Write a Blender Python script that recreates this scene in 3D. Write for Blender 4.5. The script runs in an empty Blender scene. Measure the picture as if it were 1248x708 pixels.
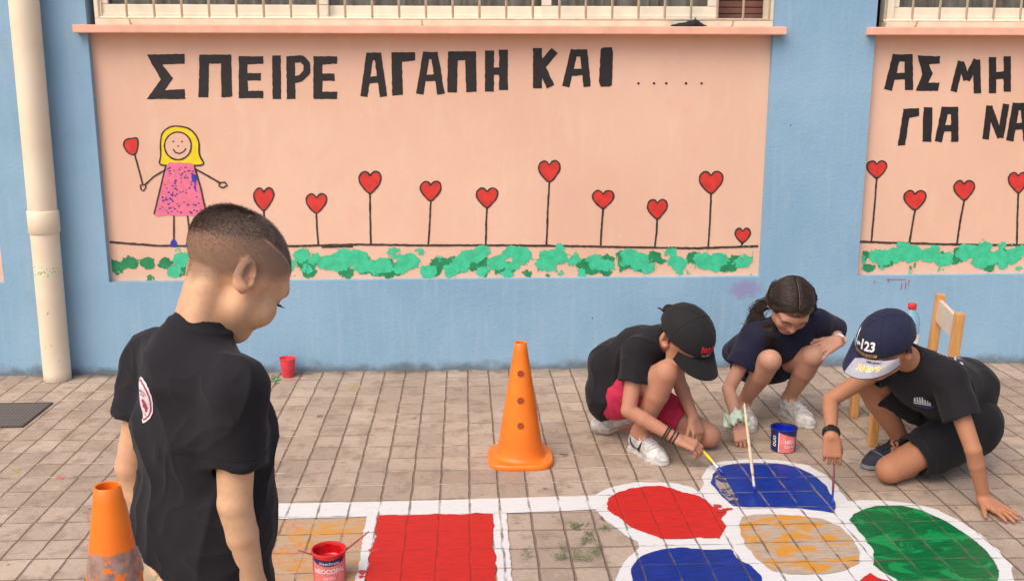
import bpy, bmesh, math, random
import numpy as np
from mathutils import Vector, Matrix, noise
from mathutils.bvhtree import BVHTree

random.seed(7); rng = np.random.default_rng(7)
SC = bpy.context.scene
COL = SC.collection
R = math.radians

# ------------------------------------------------------------------ camera
CX, CY, CZ = -0.0086, 0.0, 1.4119
PITCH, ROLL, YAW, FPX = 0.2132, 0.001, 0.0478, 1215.33
_f = Vector((math.sin(YAW)*math.cos(PITCH), math.cos(YAW)*math.cos(PITCH), -math.sin(PITCH)))
_r = Vector((math.cos(YAW), -math.sin(YAW), 0.0)); _u = _r.cross(_f)
CR = math.cos(ROLL)*_r + math.sin(ROLL)*_u
CU = -math.sin(ROLL)*_r + math.cos(ROLL)*_u
CF = _f
cam = bpy.data.cameras.new('camera'); cam.sensor_width = 36; cam.lens = FPX/1248*36
cam.clip_start = 0.05; cam.clip_end = 500
camo = bpy.data.objects.new('camera', cam); COL.objects.link(camo)
camo.matrix_world = Matrix(((CR.x, CU.x, -CF.x, CX), (CR.y, CU.y, -CF.y, CY), (CR.z, CU.z, -CF.z, CZ), (0, 0, 0, 1)))
SC.camera = camo

# ------------------------------------------------------------------ sky, sun, exposure
w = bpy.data.worlds.new('World'); SC.world = w; w.use_nodes = True
nt = w.node_tree; nt.nodes.clear()
sky = nt.nodes.new('ShaderNodeTexSky'); sky.sky_type = 'NISHITA'; sky.sun_disc = False
SUN_EL, SUN_AZ = R(52), R(-138)      # azimuth measured from +Y towards +X
sky.sun_elevation = SUN_EL; sky.sun_rotation = SUN_AZ
sky.air_density = 1.0; sky.dust_density = 4.0; sky.ozone_density = 0.6
bg = nt.nodes.new('ShaderNodeBackground'); bg.inputs[1].default_value = 0.15
wo = nt.nodes.new('ShaderNodeOutputWorld')
nt.links.new(sky.outputs[0], bg.inputs[0]); nt.links.new(bg.outputs[0], wo.inputs[0])
sl = bpy.data.lights.new('sun', 'SUN'); sl.energy = 1.5; sl.angle = R(55); sl.color = (1.0, 0.9, 0.77)
so = bpy.data.objects.new('sun', sl); COL.objects.link(so)
sd = Vector((math.sin(SUN_AZ)*math.cos(SUN_EL), math.cos(SUN_AZ)*math.cos(SUN_EL), math.sin(SUN_EL)))
so.rotation_euler = sd.to_track_quat('Z', 'Y').to_euler(); so.location = (0, -3, 6)
SC.view_settings.view_transform = 'Standard'; SC.view_settings.look = 'None'
SC.view_settings.gamma = 1; SC.view_settings.use_curve_mapping = False
SC.view_settings.exposure = 0.40

# ------------------------------------------------------------------ helpers
YW = 4.6923          # wall plane
def ray(x, y):
    return CF + CR*((x-624)/FPX) - CU*((y-354)/FPX)
CAM = Vector((CX, CY, CZ))
def at(x, y, Y):                     # photograph pixel + world depth -> world point
    d = ray(x, y); return CAM + d*((Y-CY)/d.y)
def flo(x, y, z=0.0):
    d = ray(x, y); return CAM + d*((z-CZ)/d.z)
def atlen(x, y, P, L, near=True):    # point on the pixel ray at distance L from P
    d = ray(x, y).normalized(); v = CAM-P
    b = v.dot(d); c = v.dot(v)-L*L; D = b*b-c
    if D < 0: return CAM - d*b
    s = math.sqrt(D); return CAM + d*((-b-s) if near else (-b+s))

def empty(name, loc, label, cat, group=None):
    o = bpy.data.objects.new(name, None); COL.objects.link(o); o.location = loc
    o.empty_display_size = 0.1
    tag(o, label, cat, group); return o
def tag(o, label=None, cat=None, group=None, kind=None):
    if label: o['label'] = label
    if cat: o['category'] = cat
    if group: o['group'] = group
    if kind: o['kind'] = kind
    return o
def link(name, me, mat, parent=None, label=None):
    o = bpy.data.objects.new(name, me); COL.objects.link(o)
    if mat is not None:
        for m in (mat if isinstance(mat, (list, tuple)) else [mat]): me.materials.append(m)
    if parent is not None:
        o.parent = parent
        chain = Vector((0, 0, 0)); p = parent
        while p is not None:
            chain += Vector(p.location); p = p.parent
        o.location = -chain          # mesh data stays in world coordinates
    if label: o['label'] = label
    return o
def smooth(me, on=True):
    me.polygons.foreach_set('use_smooth', [on]*len(me.polygons)); me.update()
def mesh_from(verts, faces, sm=False):
    me = bpy.data.meshes.new('m'); me.from_pydata([tuple(v) for v in verts], [], faces); me.update()
    if sm: smooth(me)
    return me
class MB:
    """collects primitive shapes into one mesh (world coordinates)"""
    def __init__(s): s.bm = bmesh.new()
    def add(s, V, F, mi=0):
        vs = [s.bm.verts.new(v) for v in V]
        for f in F:
            try:
                fc = s.bm.faces.new([vs[i] for i in f]); fc.material_index = mi; fc.smooth = s.sm if hasattr(s, 'sm') else False
            except ValueError: pass
        return s
    def box(s, c, h, rot=None, bev=0.0, mi=0):
        b = bmesh.new(); bmesh.ops.create_cube(b, size=2)
        for v in b.verts: v.co = Vector((v.co.x*h[0], v.co.y*h[1], v.co.z*h[2]))
        if bev > 0: bmesh.ops.bevel(b, geom=b.edges[:]+b.verts[:], offset=bev, segments=2, profile=.6, affect='EDGES')
        M = rot if rot is not None else Matrix.Identity(3)
        b.verts.ensure_lookup_table(); b.verts.index_update()
        V = [M @ v.co + Vector(c) for v in b.verts]; F = [[v.index for v in f.verts] for f in b.faces]
        b.free(); return s.add(V, F, mi)
    def tube(s, pts, rad, n=10, cap=True, mi=0, flat=None):
        pts = [Vector(p) for p in pts]
        rad = rad if isinstance(rad, (list, tuple)) else [rad]*len(pts)
        V = []; F = []; prev = None
        for i, p in enumerate(pts):
            t = (pts[min(i+1, len(pts)-1)]-pts[max(i-1, 0)])
            if t.length < 1e-9: t = Vector((0, 0, 1))
            t.normalize()
            a = prev if prev is not None else (Vector((0, 0, 1)) if abs(t.z) < .9 else Vector((1, 0, 0)))
            a = (a - t*a.dot(t)).normalized(); b = t.cross(a); prev = a
            for k in range(n):
                th = 2*math.pi*k/n
                V.append(p + (a*math.cos(th)*(flat or 1) + b*math.sin(th))*rad[i])
        for i in range(len(pts)-1):
            for k in range(n):
                F.append([i*n+k, i*n+(k+1) % n, (i+1)*n+(k+1) % n, (i+1)*n+k])
        if cap:
            F.append(list(range(n))[::-1]); F.append([(len(pts)-1)*n+k for k in range(n)])
        return s.add(V, F, mi)
    def lathe(s, c, prof, n=40, M=None, mi=0):
        V = []; F = []; M = M or Matrix.Identity(3); c = Vector(c)
        for r, z in prof:
            for k in range(n):
                th = 2*math.pi*k/n; V.append(c + M @ Vector((r*math.cos(th), r*math.sin(th), z)))
        for i in range(len(prof)-1):
            for k in range(n):
                F.append([i*n+k, i*n+(k+1) % n, (i+1)*n+(k+1) % n, (i+1)*n+k])
        return s.add(V, F, mi)
    def disc(s, c, r, n=40, M=None, mi=0):
        M = M or Matrix.Identity(3)
        return s.add([Vector(c)+M @ Vector((r*math.cos(2*math.pi*k/n), r*math.sin(2*math.pi*k/n), 0)) for k in range(n)], [list(range(n))], mi)
    def build(s, name, mat, parent=None, sm=None, label=None, angle=None):
        bmesh.ops.recalc_face_normals(s.bm, faces=s.bm.faces[:])
        me = bpy.data.meshes.new(name); s.bm.to_mesh(me); s.bm.free()
        if sm is not None: smooth(me, sm)
        if angle:
            smooth(me, True); me.set_sharp_from_angle(angle=R(angle))
        return link(name, me, mat, parent, label)

# ------------------------------------------------------------------ node helper
class G:
    def __init__(s, name):
        s.m = bpy.data.materials.new(name); s.m.use_nodes = True
        s.t = s.m.node_tree; s.t.nodes.clear()
        s.out = s.t.nodes.new('ShaderNodeOutputMaterial'); s.p = s.t.nodes.new('ShaderNodeBsdfPrincipled')
        s.t.links.new(s.p.outputs[0], s.out.inputs[0])
        s.geo = s.t.nodes.new('ShaderNodeNewGeometry')
    def set(s, sock, v):
        if isinstance(v, bpy.types.NodeSocket): s.t.links.new(v, sock)
        elif isinstance(v, (tuple, list)) and len(v) == 3 and sock.type == 'RGBA': sock.default_value = (*v, 1)
        else: sock.default_value = v
    def pin(s, name, v): s.set(s.p.inputs[name], v)
    def pos(s): return s.geo.outputs['Position']
    def math(s, op, a, b=None, c=None, clamp=False):
        n = s.t.nodes.new('ShaderNodeMath'); n.operation = op; n.use_clamp = clamp
        for i, v in enumerate((a, b, c)):
            if v is not None: s.set(n.inputs[i], v)
        return n.outputs[0]
    def sep(s, v):
        n = s.t.nodes.new('ShaderNodeSeparateXYZ'); s.set(n.inputs[0], v); return n.outputs
    def comb(s, x, y, z):
        n = s.t.nodes.new('ShaderNodeCombineXYZ')
        for i, v in enumerate((x, y, z)): s.set(n.inputs[i], v)
        return n.outputs[0]
    def noise(s, vec, scale, det=3, rough=.55, dist=0, color=False):
        n = s.t.nodes.new('ShaderNodeTexNoise'); s.set(n.inputs['Vector'], vec)
        n.inputs['Scale'].default_value = scale; n.inputs['Detail'].default_value = det
        n.inputs['Roughness'].default_value = rough; n.inputs['Distortion'].default_value = dist
        return n.outputs[1] if color else n.outputs[0]
    def white(s, vec):
        n = s.t.nodes.new('ShaderNodeTexWhiteNoise'); n.noise_dimensions = '2D'; s.set(n.inputs['Vector'], vec); return n.outputs[0]
    def voro(s, vec, scale, feat='F1', rnd=1):
        n = s.t.nodes.new('ShaderNodeTexVoronoi'); n.feature = feat; s.set(n.inputs['Vector'], vec)
        n.inputs['Scale'].default_value = scale; n.inputs['Randomness'].default_value = rnd; return n.outputs['Distance']
    def step(s, v, a, b):            # smooth 0..1 between a and b
        n = s.t.nodes.new('ShaderNodeMapRange'); n.interpolation_type = 'SMOOTHSTEP'
        s.set(n.inputs[0], v); n.inputs[1].default_value = a; n.inputs[2].default_value = b
        n.inputs[3].default_value = 0; n.inputs[4].default_value = 1; return n.outputs[0]
    def rng(s, v, a, b, c, d):
        n = s.t.nodes.new('ShaderNodeMapRange'); s.set(n.inputs[0], v)
        for i, q in enumerate((a, b, c, d)): n.inputs[i+1].default_value = q
        return n.outputs[0]
    def mix(s, f, a, b):
        n = s.t.nodes.new('ShaderNodeMix'); n.data_type = 'RGBA'
        s.set(n.inputs[0], f); s.set(n.inputs[6], a); s.set(n.inputs[7], b); return n.outputs[2]
    def attr(s, name):
        n = s.t.nodes.new('ShaderNodeAttribute'); n.attribute_name = name; return n.outputs[0]
    def bump(s, h, strength=.3, dist=.01, prev=None):
        n = s.t.nodes.new('ShaderNodeBump'); n.inputs['Strength'].default_value = strength
        n.inputs['Distance'].default_value = dist; s.set(n.inputs['Height'], h)
        if prev is not None: s.set(n.inputs['Normal'], prev)
        s.set(s.p.inputs['Normal'], n.outputs[0]); return n.outputs[0]

def srgb(r, g, b):
    f = lambda c: (c/255/12.92) if c/255 <= .04045 else ((c/255+.055)/1.055)**2.4
    return (f(r), f(g), f(b))
def simple(name, col, rough=.6, var=.12, scale=30, bump=.0, bscale=200, spec=.5, metal=0, coat=0):
    g = G(name)
    n = g.noise(g.pos(), scale, 4)
    d = tuple(max(0, c*(1-var)) for c in col); l = tuple(min(1, c*(1+var)) for c in col)
    g.pin('Base Color', g.mix(g.step(n, .3, .7), d, l)); g.pin('Roughness', rough)
    g.p.inputs['Specular IOR Level'].default_value = spec; g.p.inputs['Metallic'].default_value = metal
    if coat: g.p.inputs['Coat Weight'].default_value = coat
    if bump: g.bump(g.noise(g.pos(), bscale, 3), bump, .003)
    return g.m
# ================================================================== PAVEMENT
TU, TV, TV0 = 0.1, 0.1256, YW-0.0077
def tile_nodes(g):
    x, y, z = g.sep(g.pos())
    wob = g.noise(g.pos(), 9, 3)
    u = g.math('ADD', g.math('DIVIDE', x, TU), g.rng(wob, 0, 1, -.05, .05))
    v = g.math('ADD', g.math('DIVIDE', g.math('SUBTRACT', TV0, y), TV), g.rng(g.noise(g.comb(y, x, z), 7, 3), 0, 1, -.04, .04))
    du = g.math('ABSOLUTE', g.math('SUBTRACT', g.math('FRACT', g.math('ADD', u, .5)), .5))   # 0 on the line
    dv = g.math('ABSOLUTE', g.math('SUBTRACT', g.math('FRACT', g.math('ADD', v, .5)), .5))
    wn = g.noise(g.pos(), 22, 3)
    edge = g.rng(wn, .25, .75, -.02, .018)
    mu = g.math('SUBTRACT', 1, g.step(g.math('ADD', du, edge), .018, .046))
    mv = g.math('SUBTRACT', 1, g.step(g.math('ADD', dv, edge), .010, .034))
    cell = g.comb(g.math('FLOOR', u), g.math('FLOOR', v), 0)
    return u, v, mu, mv, cell
def pavement_mat():
    g = G('concrete_tiles')
    u, v, mu, mv, cell = tile_nodes(g)
    rnd = g.white(cell)
    big = g.noise(g.pos(), 1.3, 4); fine = g.noise(g.pos(), 55, 5, .7); mid = g.noise(g.pos(), 11, 4, .6)
    c = g.mix(g.step(big, .3, .7), (.385, .295, .228), (.50, .392, .305))
    c = g.mix(g.rng(rnd, 0, 1, 0, .65), c, (.285, .215, .165))
    c = g.mix(g.math('MULTIPLY', g.step(g.noise(g.pos(), 3.4, 5, .65), .54, .68), .5), c, (.52, .43, .345))
    c = g.mix(g.math('MULTIPLY', g.step(mid, .48, .7), .6), c, (.22, .16, .115))
    c = g.mix(g.math('MULTIPLY', g.step(fine, .54, .7), .5), c, (.16, .11, .08))
    c = g.mix(g.math('MULTIPLY', g.step(g.noise(g.pos(), 80, 3), .6, .72), .35), c, (.6, .47, .37))
    # streaky scuffs and worn pits
    xyz = g.sep(g.pos())
    st = g.noise(g.comb(g.math('MULTIPLY', xyz[0], 6), g.math('MULTIPLY', xyz[1], 22), 0), 2.6, 5, .7)
    c = g.mix(g.math('MULTIPLY', g.step(st, .57, .7), .65), c, (.13, .092, .07))
    # old stains
    sp = g.voro(g.pos(), 3.1); sp2 = g.math('ADD', sp, g.rng(g.noise(g.pos(), 34, 4), 0, 1, -.09, .09))
    c = g.mix(g.math('MULTIPLY', g.math('SUBTRACT', 1, g.step(sp2, .04, .065)), .8), c, (.10, .075, .065))
    for sc_, ox, lo_, hi_ in ((4.6, 7.7, .025, .05), (8.5, 2.1, .02, .045)):
        s3 = g.math('ADD', g.voro(g.comb(g.math('ADD', xyz[0], ox), xyz[1], 0), sc_), g.rng(g.noise(g.pos(), 44, 4), 0, 1, -.09, .09))
        c = g.mix(g.math('MULTIPLY', g.math('SUBTRACT', 1, g.step(s3, lo_, hi_)), .7), c, (.13, .095, .08))
    pk = g.voro(g.comb(g.math('ADD', xyz[0], 3.3), xyz[1], 0), 2.3)
    c = g.mix(g.math('MULTIPLY', g.math('SUBTRACT', 1, g.step(g.math('ADD', pk, g.rng(g.noise(g.pos(), 40, 4), 0, 1, -.08, .08)), .02, .05)), .4), c, (.55, .16, .14))
    # grout: dark lines away from the wall; thinner cross joints, partly filled with pale dust
    c = g.mix(g.math('MULTIPLY', mu, .85), c, (.165, .112, .08))
    dusty = g.step(g.noise(g.comb(xyz[0], g.math('MULTIPLY', g.math('FLOOR', g.math('ADD', v, .5)), 3.7), 1), 5, 2), .42, .6)
    near = g.math('SUBTRACT', 1, g.step(xyz[1], 2.9, 3.4))
    jc = g.mix(g.math('MULTIPLY', dusty, g.math('SUBTRACT', 1, near)), (.19, .125, .09), (.62, .49, .38))
    c = g.mix(g.math('MULTIPLY', mv, .75), c, jc)
    # grime along the foot of the wall
    gr = g.math('MULTIPLY', g.step(xyz[1], YW-.09, YW-.005), g.step(mid, .3, .6))
    c = g.mix(g.math('MULTIPLY', gr, .75), c, (.13, .095, .075))
    g.pin('Base Color', c); g.pin('Roughness', .82); g.p.inputs['Specular IOR Level'].default_value = .3
    hgt = g.math('SUBTRACT', g.math('MULTIPLY', g.math('ADD', fine, mid), .25), g.math('MAXIMUM', mu, g.math('MULTIPLY', mv, .7)))
    g.bump(hgt, .75, .008)
    return g.m
PAVE = pavement_mat()
pav = link('pavement', mesh_from([(-60, -60, 0), (60, -60, 0), (60, YW+.2, 0), (-60, YW+.2, 0)], [[0, 1, 2, 3]]), PAVE)
tag(pav, kind='structure')

# ---------------------------------------------------------------- floor paint
def paint_mat(name, col, grout=(.15, .095, .065), gu=.9, gv=.8, gap=0.0, streak=.1, rough=.55, gapcol=(.42, .31, .23), second=None, s_lo=.5, s_hi=.62, thr=(.62, .66)):
    g = G(name)
    u, v, mu, mv, cell = tile_nodes(g)
    xyz = g.sep(g.pos())
    br = g.noise(g.comb(g.math('MULTIPLY', xyz[0], 5), g.math('MULTIPLY', xyz[1], 30), 0), 3.5, 4, .6)
    c = g.mix(g.step(br, .35, .7), tuple(x*(1-streak) for x in col), tuple(min(1, x*(1+streak)) for x in col))
    if second:
        c = g.mix(g.step(g.noise(g.comb(xyz[0], g.math('MULTIPLY', xyz[1], 1.6), 0), 9, 5, .62, .6), s_lo, s_hi), c, second)
    fl = g.noise(g.pos(), 70, 4, .65)
    pat = g.noise(g.pos(), 8, 3)
    if gap > 0:
        hole = g.math('MULTIPLY', g.step(fl, *thr), g.step(pat, .5, .62))
        c = g.mix(g.math('MULTIPLY', hole, gap), c, gapcol)
    brk = g.step(g.noise(g.pos(), 13, 3), .34, .6)
    c = g.mix(g.math('MULTIPLY', g.math('MULTIPLY', mu, brk), gu), c, grout)
    brk2 = g.step(g.noise(g.comb(xyz[1], xyz[0], 4), 10, 3), .36, .56)
    c = g.mix(g.math('MULTIPLY', g.math('MULTIPLY', mv, brk2), gv), c, grout)
    g.pin('Base Color', c)
    g.pin('Roughness', g.rng(br, 0, 1, rough-.12, rough+.12)); g.p.inputs['Specular IOR Level'].default_value = .22
    h = g.math('SUBTRACT', g.math('MULTIPLY', br, .3), g.math('MAXIMUM', mu, g.math('MULTIPLY', mv, .8)))
    g.bump(h, .5, .004)
    return g.m
WHITEP = paint_mat('white_floor_paint', (.645, .63, .62), gu=.85, gv=.6, gap=.5, streak=.04)
REDP = paint_mat('red_floor_paint', (.52, .02, .016), grout=(.30, .02, .014), gu=.6, gv=.45, streak=.13, gap=.4, gapcol=(.5, .12, .08), thr=(.66, .7))
BLUEP = paint_mat('blue_floor_paint', (.004, .027, .215), grout=(.10, .085, .085), gu=.8, gv=.45, streak=.3, rough=.4)
BLUEP2 = paint_mat('wet_blue_floor_paint', (.004, .032, .25), grout=(.25, .19, .15), gu=.8, gv=.6, streak=.3, rough=.33)
GREENP = paint_mat('green_floor_paint', (.004, .125, .036), grout=(.18, .13, .08), gu=.55, gv=.45, streak=.25, rough=.38, second=(.008, .23, .065), s_lo=.53, s_hi=.6, gap=.3, gapcol=(.1, .3, .12), thr=(.66, .7))
OCHREP = paint_mat('ochre_floor_paint', (.42, .325, .245), grout=(.19, .115, .07), gu=1.0, gv=.95, second=(.56, .25, .035), s_lo=.47, s_hi=.57, streak=.14, gap=.7, gapcol=(.5, .2, .14))
YELP = paint_mat('ochre_square_paint', (.44, .31, .20), grout=(.22, .12, .06), gu=.95, gv=.95, second=(.54, .26, .06), s_lo=.48, s_hi=.62, gap=.8, gapcol=(.52, .17, .12), thr=(.5, .58))
GREYB = paint_mat('bare_streaked_patch', (.34, .27, .225), grout=(.15, .1, .07), second=(.02, .035, .15), s_lo=.47, s_hi=.53, gap=.6, gapcol=(.6, .55, .5))
GDAB = simple('olive_green_dabs', (.13, .16, .06), .7, .3, 60)
REDD = simple('red_drips', (.5, .03, .025), .5, .1)

def poly_sheet(name, px, z, mat, jit=.004, freq=26, step=.012, floor=True, thick=.0012, seed=0, label=None, smoothen=0):
    P = [flo(x, y) for x, y in px]
    pts = []
    n = len(P)
    if smoothen:                      # Catmull-Rom through the points
        Q = []
        for i in range(n):
            p0, p1, p2, p3 = P[i-1], P[i], P[(i+1) % n], P[(i+2) % n]
            for k in range(6):
                t = k/6
                Q.append(.5*((2*p1)+(p2-p0)*t+(2*p0-5*p1+4*p2-p3)*t*t+(3*p1-p0-3*p2+p3)*t**3))
        P = Q; n = len(P)
    for i in range(n):
        a, b = P[i], P[(i+1) % n]; m = max(1, int((b-a).length/step))
        for k in range(m):
            p = a.lerp(b, k/m)
            q = Vector((p.x*freq, p.y*freq, seed*3.1))
            pts.append(Vector((p.x+jit*noise.noise(q)+jit*.5*noise.noise(q*3), p.y+jit*noise.noise(q+Vector((9, 4, 7)))+jit*.5*noise.noise(q*3.3), 0)))
    b = bmesh.new()
    vs = [b.verts.new((p.x, p.y, z)) for p in pts]
    es = [b.edges.new((vs[i], vs[(i+1) % len(vs)])) for i in range(len(vs))]
    bmesh.ops.triangle_fill(b, use_beauty=True, use_dissolve=False, edges=es)
    for f in b.faces:
        f.normal_update()
        if f.normal.z < 0: f.normal_flip()
    me = bpy.data.meshes.new(name); b.to_mesh(me); b.free()
    return link(name, me, mat, pav, label)
def zo(pts): return [(700+u/2.277, 540+v/2.277) for u, v in pts]

# white outline of the flower with its band
flower = zo([(48, 148), (75, 134), (105, 121), (150, 112), (190, 108), (240, 109), (285, 112), (325, 122), (346, 137), (357, 118), (355, 92),
  (375, 64), (410, 50), (450, 47), (520, 45), (590, 50), (650, 62), (695, 88), (728, 118), (748, 146), (757, 160), (795, 158), (850, 159), (910, 164), (960, 172),
  (1010, 186), (1065, 214), (1125, 252), (1180, 300), (1210, 340), (1222, 383), (1215, 440), (1150, 520), (1000, 560), (800, 540), (640, 470), (560, 500), (400, 540), (220, 540),
  (130, 470), (112, 400), (122, 355), (150, 316), (180, 292), (174, 276), (140, 254), (95, 220), (62, 190)])
poly_sheet('white_outline', flower, .0016, WHITEP, jit=.006, label='white outline linking the painted flower petals')
poly_sheet('white_band', [(232, 616), (328, 614.2), (479, 611.6), (610, 607.6), (713, 604.3), (742, 602), (744, 612), (730, 621), (717, 621.7), (640, 625), (599, 627), (480, 629.3), (328, 633), (232, 636)], .0026, WHITEP, jit=.003, label='long white painted line across the pavement')
poly_sheet('white_stripe', [(447, 629.5), (464, 629.3), (445, 708), (430, 775), (411, 775), (434, 708)], .0036, WHITEP, jit=.006, label='white stripe on the left of the red square')
poly_sheet('white_stripe', [(599, 626.5), (617, 626), (620, 660), (624, 708), (629, 775), (609, 775), (606, 700)], .0036, WHITEP, jit=.005, label='white stripe on the right of the red square')
poly_sheet('ochre_square', [(300, 635), (447, 631.5), (436, 700), (414, 775), (232, 775), (268, 700)], .0011, YELP, jit=.004, label='patchy ochre painted square')
poly_sheet('red_square', [(463, 629), (530, 628), (600, 626.6), (604, 640), (600, 652), (601, 672), (604, 690), (606, 708), (610, 775), (425, 775), (447, 700), (456, 660)], .0046, REDP, jit=.011, freq=22, label='bright red painted square')
poly_sheet('red_petal', zo([(88, 172), (96, 152), (118, 138), (150, 129), (190, 122), (232, 121), (270, 125), (300, 138), (335, 143), (362, 158), (385, 178), (424, 190), (405, 212), (420, 232), (412, 250), (405, 266), (350, 264), (300, 268), (250, 268), (205, 254), (160, 234), (118, 204), (96, 190)]), .0036, REDP, jit=.008, label='red painted petal')
poly_sheet('blue_petal', zo([(378, 112), (384, 88), (408, 66), (440, 59), (480, 56), (560, 57), (615, 67), (660, 88), (695, 116), (714, 150), (724, 168), (722, 196), (690, 190), (640, 184), (560, 179), (490, 179), (442, 176), (410, 150)]), .0036, BLUEP2, jit=.004, label='wet blue painted petal, still being filled')
poly_sheet('bare_patch', zo([(388, 96), (400, 86), (418, 90), (424, 112), (440, 138), (458, 168), (440, 173), (414, 150), (396, 126)]), .0046, GREYB, jit=.006, label='streaky unpainted spot in the blue petal')
poly_sheet('blue_petal', zo([(160, 392), (158, 350), (172, 326), (200, 308), (245, 296), (300, 291), (370, 298), (434, 295), (450, 318), (465, 330), (492, 344), (515, 368), (530, 400), (520, 450), (430, 500), (280, 500), (185, 450)]), .0036, BLUEP, jit=.005, label='dark blue painted petal')
poly_sheet('ochre_center', zo([(460, 226), (462, 206), (500, 200), (545, 199), (620, 203), (690, 212), (735, 232), (770, 264), (792, 304), (788, 334), (755, 354), (690, 365), (600, 366), (550, 355), (510, 326), (475, 285), (461, 252)]), .0036, OCHREP, jit=.004, label='half painted ochre flower centre')
poly_sheet('green_petal', zo([(763, 214), (775, 198), (800, 185), (840, 176), (905, 175), (965, 188), (1030, 218), (1085, 252), (1130, 288), (1165, 330), (1178, 356), (1172, 400), (1130, 450), (1020, 470), (940, 430), (890, 376), (850, 356), (829, 338), (832, 300), (800, 258)]), .0036, GREENP, jit=.004, label='glossy green painted petal')
poly_sheet('red_petal', zo([(792, 386), (806, 372), (822, 363), (842, 376), (880, 388), (910, 420), (880, 500), (760, 500), (700, 440), (730, 405)]), .0036, REDP, jit=.005, label='red painted petal mostly out of frame')
# green dabs on the bare square, and red drips
def dabs(name, spots, mat, z, label=None, n=9):
    mb = MB(); i = 0
    for x, y, r in spots:
        c = flo(x, y); V = []
        for k in range(n):
            th = 2*math.pi*k/n; rr = r*(.55+.8*random.random())
            V.append((c.x+rr*math.cos(th)*1.2, c.y+rr*math.sin(th), z+i*2e-5))
        mb.add(V, [list(range(n))]); i += 1
    return mb.build(name, mat, pav, label=label)
sp = []
for (x0, y0, x1, y1) in [(695, 638, 718, 640), (700, 640, 703, 645), (732, 641, 741, 647), (714, 650, 722, 652), (712, 658, 725, 660), (710, 658, 713, 664), (697, 670, 707, 684), (682, 664, 690, 682), (676, 680, 692, 682), (727, 665, 731, 680), (700, 681, 722, 685), (715, 672, 728, 678), (636, 672, 646, 684)]:
    for k in range(60):
        t = random.random(); sp.append((x0+(x1-x0)*t+random.gauss(0, 2.0), y0+(y1-y0)*random.random()+random.gauss(0, 1.7), random.uniform(.0008, .0030)))
dabs('green_dabs', sp, GDAB, .0012, 'sponged green ring dabs on bare tiles')
dabs('red_drips', [(442, 699, .012), (441, 704, .009), (457, 672, .016), (452, 672, .01), (878, 624, .012), (883, 622, .01), (889, 621, .008), (873, 618, .012), (897, 540, .004)], REDD, .0056)

def stain(name, x, y, n, sx, sy, r0, r1, col):
    dabs(name, [(x+random.gauss(0, sx), y+random.gauss(0, sy), random.uniform(r0, r1)) for k in range(n)], simple(name+'_paint', col, .7, .2, 60), .0008, None, 7)
stain('yellow_smear', 431, 472, 40, 5.5, 1.6, .001, .005, (.52, .40, .10)); stain('yellow_smear', 20, 573, 30, 3, 3, .001, .005, (.50, .40, .09))
stain('red_smear', 75, 582, 22, 2.6, 1.2, .001, .006, (.52, .16, .13)); stain('red_smear', 107, 626, 26, 2.5, 4, .001, .004, (.5, .2, .16)); stain('red_smear', 618, 585, 40, 12, 4, .0006, .003, (.5, .24, .17))
stain('green_smear', 455, 481, 22, 5, 2, .0008, .003, (.27, .36, .24)); stain('red_smear', 352, 690, 40, 16, 6, .001, .0045, (.55, .19, .13))

# ================================================================== BUILDING
def wall_mat():
    g = G('blue_stucco')
    xyz = g.sep(g.pos())
    big = g.noise(g.pos(), 1.6, 4); n1 = g.noise(g.pos(), 40, 5, .7)
    vert = g.noise(g.comb(g.math('MULTIPLY', xyz[0], 14), 0, g.math('MULTIPLY', xyz[2], 1.1)), 2.6, 5, .68)
    c = g.mix(g.step(big, .3, .7), (.22, .378, .525), (.28, .445, .595))
    c = g.mix(g.math('MULTIPLY', g.step(vert, .48, .72), .6), c, (.32, .45, .555))
    c = g.mix(g.math('MULTIPLY', g.step(n1, .6, .75), .3), c, (.12, .24, .38))
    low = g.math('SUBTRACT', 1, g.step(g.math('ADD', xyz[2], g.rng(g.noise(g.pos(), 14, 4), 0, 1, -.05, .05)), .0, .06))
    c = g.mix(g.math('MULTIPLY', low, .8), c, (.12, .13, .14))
    pp = g.voro(g.pos(), 6.5)
    c = g.mix(g.math('SUBTRACT', 1, g.step(pp, .018, .03)), c, (.08, .1, .12))
    # purple smear next to the mural's corner
    dx = g.math('DIVIDE', g.math('SUBTRACT', xyz[0], 1.355), .085); dz = g.math('DIVIDE', g.math('SUBTRACT', xyz[2], .39), .05)
    rr = g.math('ADD', g.math('ADD', g.math('MULTIPLY', dx, dx), g.math('MULTIPLY', dz, dz)), g.rng(g.noise(g.pos(), 26, 4), 0, 1, -1.1, 1.1))
    c = g.mix(g.math('MULTIPLY', g.math('SUBTRACT', 1, g.step(rr, .3, 1.3)), .65), c, (.26, .21, .42))
    g.pin('Base Color', c); g.pin('Roughness', .8); g.p.inputs['Specular IOR Level'].default_value = .25
    h = g.math('ADD', g.noise(g.pos(), 75, 4, .6), g.math('MULTIPLY', g.noise(g.pos(), 26, 3), .6))
    g.bump(h, .38, .005)
    return g.m
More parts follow.
